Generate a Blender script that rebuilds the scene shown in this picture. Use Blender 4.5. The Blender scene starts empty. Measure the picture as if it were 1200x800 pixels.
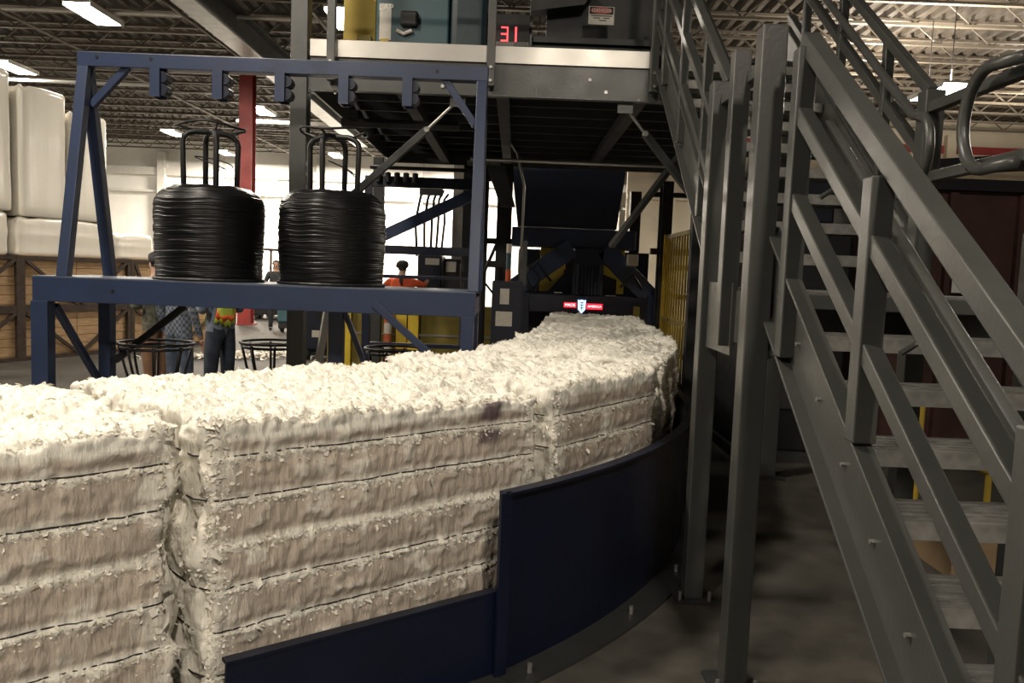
import bpy, bmesh, math, random
import numpy as np
from mathutils import Vector, Matrix, Euler

random.seed(7)
rng = np.random.default_rng(7)
SC = bpy.context.scene
COL = SC.collection
R = math.radians

# ------------------------------------------------------------------ camera
FPX, PITCH, ROLL = 950.0, R(4.87), R(2.2)
cam = bpy.data.cameras.new('camera')
cam.sensor_width = 36.0
cam.lens = 36.0 * FPX / 1200.0
cam.clip_end = 200
camo = bpy.data.objects.new('camera', cam)
COL.objects.link(camo)
fw = Vector((0, math.cos(PITCH), -math.sin(PITCH)))
r0 = Vector((1, 0, 0)); u0 = r0.cross(fw)
rt = math.cos(ROLL) * r0 + math.sin(ROLL) * u0
up = math.cos(ROLL) * u0 - math.sin(ROLL) * r0
M = Matrix((rt, up, -fw)).transposed().to_4x4()
M.translation = Vector((0, 0, 1.65))
camo.matrix_world = M
SC.camera = camo

# ------------------------------------------------------------------ world, exposure, lamps out of view
W = bpy.data.worlds.new('world'); SC.world = W
W.use_nodes = True
W.node_tree.nodes['Background'].inputs[0].default_value = (1.0, 0.93, 0.82, 1)
W.node_tree.nodes['Background'].inputs[1].default_value = 0.05
SC.view_settings.view_transform = 'Standard'
SC.view_settings.look = 'None'
SC.view_settings.gamma = 1.0
SC.view_settings.use_curve_mapping = False
SC.view_settings.exposure = 0.35
LAMP_COL = (1.0, 0.885, 0.745)
# ceiling fixtures of the hall, seen and added: x, y, power in watts, upward share
LAMPS = [(-8.35, 16.2, 300, 0, 6.3), (-12.87, 21.0, 400, 0, 6.3), (-12.85, 30.7, 700, 0, 6.3), (-8.0, 25.6, 450, 0, 6.3), (-12.7, 35.7, 1500, 0, 6.3),
         (7.63, 15.2, 350, 340, 5.2), (-3.41, 15.9, 320, 0, 6.3), (-7.77, 35.2, 1500, 0, 6.3), (7.9, 19.0, 350, 340, 5.2), (-2.6, 35.4, 1300, 0, 6.3), (2.4, 35.6, 400, 0, 6.3),  # last two added near the back wall to brighten it
         # near rows, unseen; behind viewer and right bay added to brighten bales and roof
         (-3.4, 3.4, 235, 0, 6.3), (-8.3, 6.6, 300, 0, 6.3), (-3.6, -3.0, 220, 0, 6.3), (1.4, -3.8, 400, 0, 6.3), (-12.9, 11.2, 500, 0, 6.3), (10.8, 11.0, 150, 340, 5.2), (12.6, 15.2, 250, 400, 5.2), (13.2, 20.6, 300, 400, 5.2)]

# ------------------------------------------------------------------ helpers
def hexlin(r, g, b):
    f = lambda c: ((c / 255 + .055) / 1.055) ** 2.4 if c > 10 else c / 255 / 12.92
    return (f(r), f(g), f(b), 1)

MATS = {}
def mat(name, col, rough=.5, metal=0, var=.15, scale=8, bump=0, bscale=40, col2=None, emit=0, spec=.5, stretch=(1, 1, 1), tr=0):
    if name in MATS: return MATS[name]
    m = bpy.data.materials.new(name); m.use_nodes = True
    nt = m.node_tree; n = nt.nodes; b = n['Principled BSDF']
    c = (*col[:3], 1)
    b.inputs['Roughness'].default_value = rough
    b.inputs['Metallic'].default_value = metal
    b.inputs['Specular IOR Level'].default_value = spec
    b.inputs['Base Color'].default_value = c
    if emit:
        b.inputs['Emission Color'].default_value = c
        b.inputs['Emission Strength'].default_value = emit
    else:
        tc = n.new('ShaderNodeTexCoord'); mp = n.new('ShaderNodeMapping'); mp.inputs['Scale'].default_value = stretch
        nt.links.new(tc.outputs['Object'], mp.inputs['Vector'])
        nz = n.new('ShaderNodeTexNoise'); nz.inputs['Scale'].default_value = scale; nz.inputs['Detail'].default_value = 6
        nt.links.new(mp.outputs[0], nz.inputs['Vector'])
        mx = n.new('ShaderNodeMixRGB')
        c2 = col2 if col2 else tuple(x * (1 - var) for x in col[:3])
        c1 = col if col2 else tuple(min(1, x * (1 + var)) for x in col[:3])
        mx.inputs[1].default_value = (*c1[:3], 1); mx.inputs[2].default_value = (*c2[:3], 1)
        rp = n.new('ShaderNodeMapRange'); rp.inputs[1].default_value = .32; rp.inputs[2].default_value = .68
        nt.links.new(nz.outputs[0], rp.inputs[0]); nt.links.new(rp.outputs[0], mx.inputs[0])
        nt.links.new(mx.outputs[0], b.inputs['Base Color'])
        rr = n.new('ShaderNodeMapRange'); rr.inputs[3].default_value = max(.05, rough - .1); rr.inputs[4].default_value = min(1, rough + .12)
        nt.links.new(nz.outputs[0], rr.inputs[0]); nt.links.new(rr.outputs[0], b.inputs['Roughness'])
        if bump:
            nb = n.new('ShaderNodeTexNoise'); nb.inputs['Scale'].default_value = bscale; nb.inputs['Detail'].default_value = 5
            nt.links.new(mp.outputs[0], nb.inputs['Vector'])
            bp = n.new('ShaderNodeBump'); bp.inputs['Strength'].default_value = bump; bp.inputs['Distance'].default_value = .02
            nt.links.new(nb.outputs[0], bp.inputs['Height']); nt.links.new(bp.outputs[0], b.inputs['Normal'])
        if tr:
            b.inputs['Transmission Weight'].default_value = tr
    MATS[name] = m
    return m

class MB:
    """collects simple solids; build() links them as ONE mesh object"""
    def __init__(s): s.v = []; s.f = []
    def box(s, lo, hi):
        x0, y0, z0 = lo; x1, y1, z1 = hi; k = len(s.v)
        s.v += [(x0, y0, z0), (x1, y0, z0), (x1, y1, z0), (x0, y1, z0), (x0, y0, z1), (x1, y0, z1), (x1, y1, z1), (x0, y1, z1)]
        s.f += [tuple(k + i for i in q) for q in ((0, 3, 2, 1), (4, 5, 6, 7), (0, 1, 5, 4), (1, 2, 6, 5), (2, 3, 7, 6), (3, 0, 4, 7))]
        return s
    def bar(s, p0, p1, w, h, upv=(0, 0, 1)):
        p0 = Vector(p0); p1 = Vector(p1); d = (p1 - p0).normalized(); u = Vector(upv)
        if abs(d.dot(u)) > .98: u = Vector((0, 1, 0)) if abs(d.y) < .9 else Vector((1, 0, 0))
        sd = d.cross(u).normalized(); u = sd.cross(d).normalized(); k = len(s.v)
        for p in (p0, p1):
            for a, b in ((-1, -1), (1, -1), (1, 1), (-1, 1)):
                s.v.append(tuple(p + sd * (a * w / 2) + u * (b * h / 2)))
        s.f += [tuple(k + i for i in q) for q in ((3, 2, 1, 0), (4, 5, 6, 7), (0, 1, 5, 4), (1, 2, 6, 5), (2, 3, 7, 6), (3, 0, 4, 7))]
        return s
    def tube(s, pts, r, n=10, closed=False):
        pts = [Vector(p) for p in pts]; N = len(pts); k = len(s.v); prev = None
        for i, p in enumerate(pts):
            a = pts[(i - 1) % N] if (closed or i) else p; b = pts[(i + 1) % N] if (closed or i < N - 1) else p
            d = (b - a).normalized()
            if prev is None:
                t = Vector((0, 0, 1)) if abs(d.z) < .9 else Vector((1, 0, 0)); x = d.cross(t).normalized()
            else:
                x = (prev - d * prev.dot(d)).normalized()
            prev = x; y = d.cross(x); rr = r[i] if isinstance(r, (list, tuple)) else r
            for j in range(n):
                t = 2 * math.pi * j / n
                s.v.append(tuple(p + (x * math.cos(t) + y * math.sin(t)) * rr))
        for i in range(N if closed else N - 1):
            i2 = (i + 1) % N
            for j in range(n):
                j2 = (j + 1) % n
                s.f.append((k + i * n + j, k + i * n + j2, k + i2 * n + j2, k + i2 * n + j))
        if not closed:
            s.f.append(tuple(k + j for j in reversed(range(n)))); s.f.append(tuple(k + (N - 1) * n + j for j in range(n)))
        return s
    def lathe(s, prof, c=(0, 0, 0), n=32):
        k = len(s.v); m = len(prof)
        for j in range(n):
            t = 2 * math.pi * j / n
            for r_, z in prof: s.v.append((c[0] + r_ * math.cos(t), c[1] + r_ * math.sin(t), c[2] + z))
        for j in range(n):
            j2 = (j + 1) % n
            for i in range(m - 1): s.f.append((k + j * m + i, k + j2 * m + i, k + j2 * m + i + 1, k + j * m + i + 1))
        if prof[0][0] > 1e-4: s.f.append(tuple(k + j * m for j in reversed(range(n))))
        if prof[-1][0] > 1e-4: s.f.append(tuple(k + j * m + m - 1 for j in range(n)))
        return s
    def cyl(s, p0, p1, r, n=14): return s.tube([p0, p1], r, n)
    def prism(s, poly, d0, d1, f):
        """poly of (a,b); f(a,b,d) -> xyz"""
        k = len(s.v); n = len(poly)
        s.v += [tuple(f(a, b, d0)) for a, b in poly] + [tuple(f(a, b, d1)) for a, b in poly]
        s.f.append(tuple(k + i for i in range(n))); s.f.append(tuple(k + n + i for i in reversed(range(n))))
        for i in range(n):
            j = (i + 1) % n; s.f.append((k + j, k + i, k + n + i, k + n + j))
        return s
    def mesh(s, name):
        me = bpy.data.meshes.new(name); me.from_pydata(s.v, [], s.f)
        bm = bmesh.new(); bm.from_mesh(me); bmesh.ops.recalc_face_normals(bm, faces=bm.faces); bm.to_mesh(me); bm.free()
        return me
    def build(s, name, m, parent=None, bevel=0, smooth=False, loc=None):
        return link(name, s.mesh(name), m, parent, bevel, smooth, loc)

def link(name, me, m, parent=None, bevel=0, smooth=False, loc=None, rz=0):
    o = bpy.data.objects.new(name, me); COL.objects.link(o)
    if m is not None and not me.materials: me.materials.append(m)
    o.parent = parent
    if loc is not None: o.location = loc
    if rz: o.rotation_euler.z = rz
    if bevel:
        b = o.modifiers.new('bevel', 'BEVEL'); b.width = bevel; b.segments = 2; b.limit_method = 'ANGLE'
    if smooth:
        me.polygons.foreach_set('use_smooth', [True] * len(me.polygons))
    return o

def tag(o, label=None, cat=None, group=None, kind=None):
    if label: o['label'] = label
    if cat: o['category'] = cat
    if group: o['group'] = group
    if kind: o['kind'] = kind
    return o

def thing(name, label, cat, loc=(0, 0, 0), rz=0, group=None):
    o = bpy.data.objects.new(name, None); COL.objects.link(o)
    o.location = loc; o.rotation_euler.z = rz; o.empty_display_size = .1
    return tag(o, label, cat, group)

def part(name, m, parent, lo, hi, bevel=0):
    return MB().box(lo, hi).build(name, m, parent, bevel)

def text(name, s, size, m, parent, loc, rot, ext=.001, align='CENTER'):
    cu = bpy.data.curves.new(name, 'FONT'); cu.body = s; cu.size = size; cu.extrude = ext
    cu.align_x = align; cu.align_y = 'CENTER'
    t = bpy.data.objects.new(name, cu); COL.objects.link(t)
    dg = bpy.context.evaluated_depsgraph_get()
    me = bpy.data.meshes.new_from_object(t.evaluated_get(dg))
    bpy.data.objects.remove(t); bpy.data.curves.remove(cu)
    o = link(name, me, m, parent, loc=loc); o.rotation_euler = rot
    return o

# ---- numpy noise
_perm = rng.permutation(256); _perm = np.concatenate([_perm, _perm, _perm])
_grad = rng.normal(size=(256, 3)); _grad /= np.linalg.norm(_grad, axis=1)[:, None]
def pnoise(P):
    P = np.asarray(P, float); i = np.floor(P).astype(int); f = P - i; i &= 255
    u = f * f * f * (f * (f * 6 - 15) + 10); out = 0
    for dx in (0, 1):
        wx = u[:, 0] if dx else 1 - u[:, 0]
        for dy in (0, 1):
            wy = u[:, 1] if dy else 1 - u[:, 1]
            for dz in (0, 1):
                wz = u[:, 2] if dz else 1 - u[:, 2]
                h = _perm[_perm[_perm[(i[:, 0] + dx) & 255] + ((i[:, 1] + dy) & 255)] + ((i[:, 2] + dz) & 255)] & 255
                g = _grad[h]
                out = out + wx * wy * wz * (g[:, 0] * (f[:, 0] - dx) + g[:, 1] * (f[:, 1] - dy) + g[:, 2] * (f[:, 2] - dz))
    return out * 1.6
def fbm(P, o=3):
    a = 1; s = 0; P = np.asarray(P, float)
    for k in range(o): s = s + a * pnoise(P * 2 ** k + 17.3 * k); a *= .5
    return s
def sstep(a, b, x):
    t = np.clip((x - a) / (b - a), 0, 1); return t * t * (3 - 2 * t)

# ------------------------------------------------------------------ materials
GREY = mat('grey_paint', (.062, .064, .060), .32, 0, .12, 5, .05, 60)
GREY_D = mat('dark_grey_paint', (.030, .031, .031), .5, 0, .15, 5)
GALV = mat('galvanised_steel', (.42, .41, .38), .38, .75, .15, 4)
TOEPL = mat('pale_toe_plate', (.40, .385, .355), .32, .7, .12, 2)
TREAD = mat('stair_tread_steel', (.14, .138, .128), .5, .15, .35, 14, .25, 90, stretch=(1, 3, 1))
BLUE = mat('blue_paint', (.022, .036, .080), .36, 0, .15, 4, .05, 50)
NAVY = mat('navy_paint', (.0042, .0075, .024), .4, 0, .2, 4, .05, 50)
NAVY_D = mat('dark_navy_paint', (.007, .0105, .026), .45, 0, .2, 4)
BLACK = mat('black_steel', (.012, .012, .013), .5, .2, .2, 8)
WIRE = mat('black_annealed_wire', (.011, .011, .012), .36, .5, .3, 60)
TIE = mat('tie_wire', (.035, .032, .030), .45, .4, .2, 30)
YEL = mat('yellow_paint', (.48, .34, .04), .5, 0, .12, 5)
YEL_LIT = mat('lit_yellow_paint', (.80, .58, .05), .45, 0, .08, 5)  # yellow raised to make up for dim light on posts and shaded plates
YEL_D = mat('olive_yellow_paint', (.23, .18, .03), .55, 0, .2, 3)
RED = mat('red_column_paint', (.27, .035, .03), .5, 0, .2, 3)
TEAL = mat('teal_paint', (.035, .085, .10), .4, 0, .15, 4)
WHITEP = mat('white_paint', (.62, .61, .57), .5, 0, .06, 5)
WOOD = mat('pine_board', (.36, .235, .12), .7, 0, .25, 6, .15, 50, stretch=(1, 1, 9))
RUST = mat('brown_steel_frame', (.045, .030, .022), .6, .2, .3, 12)
MAROON = mat('maroon_steel', (.055, .022, .018), .6, 0, .25, 5)
SILVER = mat('silver_duct', (.5, .5, .49), .3, .8, .1, 6)
RUBBER = mat('black_rubber', (.015, .015, .015), .7, 0, .1, 9)
PAPER = mat('label_paper', (.6, .57, .5), .6, 0, .06, 30)
LEDRED = mat('red_led', (1, .05, .06), emit=2.5)
SIGNRED = mat('red_sign_face', (.85, .02, .04), emit=1.2)
SIGNWHITE = mat('pale_blue_sign_face', (.55, .72, 1.0), emit=1.2)
SIGNTXT = mat('white_sign_letters', (1, .85, .85), emit=1.6)
DKBLUE = mat('sign_blue_mark', (.05, .08, .25), .5)
DANGER_R = mat('danger_red', (.42, .10, .09), .6, 0, .1, 9)
INK = mat('black_ink', (.02, .018, .016), .6, 0, .1, 9)
def wrapmat():
    m = mat('stretch_wrap', (.74, .71, .63), .22, 0, .06, 2, .35, 7, stretch=(1, 1, .25), spec=.6)
    return m
WRAP = wrapmat()

def pulp_material():
    m = bpy.data.materials.new('pulp_fluff'); m.use_nodes = True
    nt = m.node_tree; n = nt.nodes; b = n['Principled BSDF']
    b.inputs['Roughness'].default_value = .92; b.inputs['Specular IOR Level'].default_value = .15
    at = n.new('ShaderNodeAttribute'); at.attribute_name = 'pulp'
    tc = n.new('ShaderNodeTexCoord')
    mp = n.new('ShaderNodeMapping'); mp.inputs['Scale'].default_value = (1, 1, .22)
    nt.links.new(tc.outputs['Object'], mp.inputs['Vector'])
    nz = n.new('ShaderNodeTexNoise'); nz.inputs['Scale'].default_value = 45; nz.inputs['Detail'].default_value = 7; nz.inputs['Roughness'].default_value = .65
    nt.links.new(mp.outputs[0], nz.inputs['Vector'])
    rp = n.new('ShaderNodeMapRange'); rp.inputs[1].default_value = .25; rp.inputs[2].default_value = .75; rp.inputs[3].default_value = .80; rp.inputs[4].default_value = 1.16
    nt.links.new(nz.outputs[0], rp.inputs[0])
    mx = n.new('ShaderNodeMixRGB'); mx.blend_type = 'MULTIPLY'; mx.inputs[0].default_value = 1
    nt.links.new(at.outputs['Color'], mx.inputs[1]); nt.links.new(rp.outputs[0], mx.inputs[2])
    nt.links.new(mx.outputs[0], b.inputs['Base Color'])
    n2 = n.new('ShaderNodeTexNoise'); n2.inputs['Scale'].default_value = 110; n2.inputs['Detail'].default_value = 6
    nt.links.new(mp.outputs[0], n2.inputs['Vector'])
    bp = n.new('ShaderNodeBump'); bp.inputs['Strength'].default_value = .55; bp.inputs['Distance'].default_value = .012
    nt.links.new(n2.outputs[0], bp.inputs['Height']); nt.links.new(bp.outputs[0], b.inputs['Normal'])
    return m
PULP = pulp_material()
FLUFF = mat('loose_white_pulp', (.80, .765, .68), .95, 0, .1, 30, spec=.1)

def floor_material():
    m = bpy.data.materials.new('concrete_floor'); m.use_nodes = True
    nt = m.node_tree; n = nt.nodes; b = n['Principled BSDF']
    tc = n.new('ShaderNodeTexCoord')
    def nz(s, d=6):
        k = n.new('ShaderNodeTexNoise'); k.inputs['Scale'].default_value = s; k.inputs['Detail'].default_value = d
        nt.links.new(tc.outputs['Object'], k.inputs['Vector']); return k
    a = nz(.7); c = nz(6, 8); d = nz(60, 4)
    cr = n.new('ShaderNodeValToRGB'); e = cr.color_ramp.elements
    e[0].position = .35; e[0].color = (.036, .033, .027, 1); e[1].position = .68; e[1].color = (.112, .104, .090, 1)
    ad = n.new('ShaderNodeMath'); ad.operation = 'MULTIPLY_ADD'; ad.inputs[1].default_value = .45
    nt.links.new(c.outputs[0], ad.inputs[0])
    ml = n.new('ShaderNodeMath'); ml.operation = 'MULTIPLY'; ml.inputs[1].default_value = .55
    nt.links.new(a.outputs[0], ml.inputs[0]); nt.links.new(ml.outputs[0], ad.inputs[2])
    nt.links.new(ad.outputs[0], cr.inputs[0]); nt.links.new(cr.outputs[0], b.inputs['Base Color'])
    rr = n.new('ShaderNodeMapRange'); rr.inputs[3].default_value = .55; rr.inputs[4].default_value = .85; b.inputs['Specular IOR Level'].default_value = .3
    nt.links.new(c.outputs[0], rr.inputs[0]); nt.links.new(rr.outputs[0], b.inputs['Roughness'])
    bp = n.new('ShaderNodeBump'); bp.inputs['Strength'].default_value = .1; bp.inputs['Distance'].default_value = .01
    nt.links.new(d.outputs[0], bp.inputs['Height']); nt.links.new(bp.outputs[0], b.inputs['Normal'])
    return m

# ------------------------------------------------------------------ the hall
X0, X1, Y0, Y1, ZD = -22.0, 20.0, -8.0, 38.5, 7.15
tag(MB().box((X0, Y0, -.2), (X1, Y1, 0)).build('floor', floor_material()), kind='structure')
DECK = mat('roof_deck', (.052, .042, .030), .7, 0, .2, 3)
JOIST = mat('joist_paint', (.10, .084, .063), .55, 0, .15, 4)
WALLM = mat('white_wall_sheet', (.80, .79, .75), .6, 0, .05, 1.5)
mb = MB(); k0 = 0; rib = .3; xs = []; x = X0
while x < X1: xs += [(x, 0), (x + .10, 0), (x + .15, .09), (x + .25, .09)]; x += rib
for x, dz in xs: mb.v += [(x, Y0, ZD + dz), (x, Y1, ZD + dz)]
for i in range(len(xs) - 1): mb.f.append((2 * i, 2 * i + 1, 2 * i + 3, 2 * i + 2))
top = len(mb.v)
mb.box((X0, Y0, ZD + .12), (X1, Y1, ZD + .25))
ceil = tag(mb.build('ceiling', DECK), kind='structure')
# open web joists, one mesh shared
mb = MB()
mb.box((X0 + .1, -.05, 6.62), (X1 - .1, .05, 6.67)); mb.box((X0 + .1, -.05, 7.09), (X1 - .1, .05, 7.14))
x = X0 + .3; s = 0
while x < X1 - .8:
    mb.bar((x, 0, 6.66 if s else 7.1), (x + .55, 0, 7.1 if s else 6.66), .03, .03, (0, 1, 0)); x += .55; s ^= 1
jm = mb.mesh('joist')
y = 2.2
while y < Y1 - 1:
    link('joist', jm, JOIST, ceil, loc=(0, y, 0)); y += 1.25
def wall(name, lo, hi, m=WALLM): return tag(MB().box(lo, hi).build(name, m), kind='structure')
wb = wall('wall_back', (X0, Y1, 0), (X1, Y1 + .2, ZD))
wl = wall('wall_left', (X0 - .2, Y0, 0), (X0, Y1, ZD))
RW = mat('beige_wall_sheet', (.55, .49, .38), .6, 0, .08, 1.5)
wr = wall('wall_right', (X1, Y0, 0), (X1 + .2, Y1, ZD), RW)
wp = wall('wall_partition', (3.6, 27.0, 0), (X1, 27.2, ZD), RW)
part('red_band', RED, wp, (3.6, 26.94, 6.05), (X1, 27.0, 6.30)); part('wall_girt', RW, wp, (3.6, 26.85, 5.2), (X1, 27.0, 5.35)); part('wall_girt', RW, wp, (3.6, 26.85, 4.2), (X1, 27.0, 4.35))
for x in (5.0, 9.5, 14.0, 18.5): part('wall_column', RW, wp, (x - .15, 26.75, 0), (x + .15, 27.0, 6.6))
for x in (-20.5, -16.6, -13.9, -9.2, -4.6, 0, 4.6, 9.2, 13.8):
    part('wall_column', WHITEP, wb, (x - .17, Y1 - .4, 0), (x + .17, Y1, 6.6))
part('wall_girt', WHITEP, wb, (X0, Y1 - .3, 5.55), (X1, Y1, 5.9))
part('wall_girt', WHITEP, wb, (X0, Y1 - .25, 4.75), (X1, Y1, 4.85))
MB().bar((-16.6, Y1 - .3, .3), (-13.9, Y1 - .3, 5.5), .12, .2, (0, 1, 0)).build('wall_brace', WHITEP, wb)
MB().bar((-13.9, Y1 - .35, 3.0), (-11.2, Y1 - .35, 5.6), .12, .25, (0, 1, 0)).build('wall_brace', WHITEP, wb)
# girder, conduits under the roof
gd = thing('roof_girder', 'deep grey roof girder at the upper left of the hall', 'girder', (-5.75, 0, 0))
part('web', GREY_D, gd, (-.03, 8.0, 6.02), (.03, 30.0, 6.55))
part('flange', GREY, gd, (-.22, 8.0, 5.98), (.22, 30.0, 6.02), .005); part('flange', GREY_D, gd, (-.22, 8.0, 6.55), (.22, 30.0, 6.59), .005)
def conduit(label, p0, p1, r=.03, m=None):
    tag(MB().cyl(p0, p1, r, 8).build('conduit', m or JOIST), label, 'pipe', 'pipes under the roof')
conduit('pale pipe under the roof above the white wrapped stacks', (-15.0, 21.0, 6.02), (-9.3, 21.0, 6.02), .045, WHITEP)
conduit('pale pipe behind the red column', (-8.9, 25.9, 6.05), (-5.4, 25.9, 6.05), .06, WHITEP)
for i, (x, lab) in enumerate(((-10.6, 'thin pipe along the roof left of the bright strip light'), (-6.9, 'thin pipe along the roof beside the deep grey girder'),
                              (-4.2, 'thin pipe along the roof right of the deep grey girder'))):
    conduit(lab, (x, 9, 6.45), (x + .6, 36, 6.45), .035)
conduit('long pale pipe crossing the whole roof at the top left', (-18, 16.6, 6.5), (-3.2, 16.6, 6.5), .04, WHITEP)

# ceiling fixtures: white reflector, two tubes, hanger rods, and the lamp itself
TUBE = mat('lit_tube', (1.0, .93, .80), emit=26)
hood = MB(); hood.box((-.24, -.65, .05), (.24, .65, .09)); hood.bar((-.26, -.65, .04), (-.26, .65, .04), .02, .1); hood.bar((.26, -.65, .04), (.26, .65, .04), .02, .1)
hood_m = hood.mesh('reflector'); hood_m.materials.append(WHITEP)
tube_m = MB().box((-.21, -.62, .0), (.21, .62, .05)).mesh('lit_tubes'); tube_m.materials.append(TUBE)
rod_m = MB().cyl((0, -.4, .08), (0, -.4, .34), .012, 6).mesh('hanger'); rod_m.materials.append(JOIST)
LAB = {0: 'lit strip light at the upper left, over the blue rack', 1: 'lit strip light above the white wrapped stacks at the left edge', 2: 'lit strip light far back, left of the first wire coil hoop',
       3: 'lit strip light beside the red column', 4: 'lit strip light far back, seen through the left coil hoop', 5: 'large lit strip light above the stair rails at right',
       6: 'lit strip light beside the silver duct on the mezzanine', 7: 'lit strip light far back, seen through the right coil hoop', 8: 'small lit strip light glimpsed between the stair rails',
       9: 'added strip light far back below the mezzanine, brightening the back wall', 10: 'added strip light far back behind the baler, brightening the back wall', 11: 'lit strip light overhead above the nearest bale', 12: 'lit strip light overhead left of the blue rack',
       13: 'added unseen strip light behind the viewer at left', 14: 'added unseen strip light behind the viewer at right', 15: 'lit strip light overhead left of the wooden crates', 16: 'added unseen strip light right of the maroon bin',
       17: 'added unseen strip light of the right bay beyond the maroon bin', 18: 'farthest added strip light of the right bay, unseen outside the frame'}
for i, (x, y, p, pu, FZ) in enumerate(LAMPS):
    f = thing('ceiling_light', LAB[i], 'light', (x, y, FZ), 0, 'strip lights under the roof' if i < 11 else 'strip lights of the near rows')
    link('reflector', hood_m, None, f); link('lit_tubes', tube_m, None, f)
    h = link('hanger', rod_m, None, f); h2 = link('hanger', rod_m, None, f); h2.location.y = .8
    if FZ < 6:
        for yy in (-.4, .4): MB().cyl((0, yy, .3), (0, yy, 6.62 - FZ), .008, 6).build('hanger_rod', BLACK, f)
    ld = bpy.data.lights.new('lamp', 'AREA'); ld.shape = 'RECTANGLE'; ld.size = .46; ld.size_y = 1.25; ld.energy = p; ld.color = LAMP_COL
    lo = bpy.data.objects.new('lamp', ld); COL.objects.link(lo); lo.parent = f; lo.location = (0, 0, -.03)
    if pu:                                   # uplight added above right bay fixtures to brighten the roof there
        lu = bpy.data.lights.new('uplight', 'AREA'); lu.shape = 'RECTANGLE'; lu.size = .4; lu.size_y = 1.2; lu.energy = pu; lu.color = LAMP_COL
        l2 = bpy.data.objects.new('uplight', lu); COL.objects.link(l2); l2.parent = f; l2.location = (0, 0, .12); l2.rotation_euler.x = math.pi

# red building column
rc = thing('building_column', 'red painted steel building column behind the wire coils', 'column', (-7.1, 21.5, 0))
part('flange', RED, rc, (-.17, -.17, 0), (.17, -.14, 6.9)); part('flange', RED, rc, (-.17, .14, 0), (.17, .17, 6.9)); part('web', RED, rc, (-.02, -.14, 0), (.02, .14, 6.9))
part('base_plate', RED, rc, (-.25, -.25, 0), (.25, .25, .03))

# ------------------------------------------------------------------ bales of pulp
JN = [((-2.26, 1.55), (-3.08, 2.46)), ((-1.05, 2.64), (-1.95, 3.47)), ((.18, 3.69), (-.74, 4.58)), ((.88, 4.66), (-.27, 5.22)),
      ((1.27, 6.19), (.08, 6.42)), ((1.39, 7.82), (.27, 7.92)), ((1.50, 9.4), (.39, 9.5)), ((1.60, 10.95), (.50, 11.0))]
STRAPZ = [.155, .31, .465, .62, .775, .925]
C_FL = np.array([.86, .835, .745]); C_PN = np.array([.54, .465, .39]); C_ST = np.array([.09, .055, .07])
BZ0, BH = .06, 1.04

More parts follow.
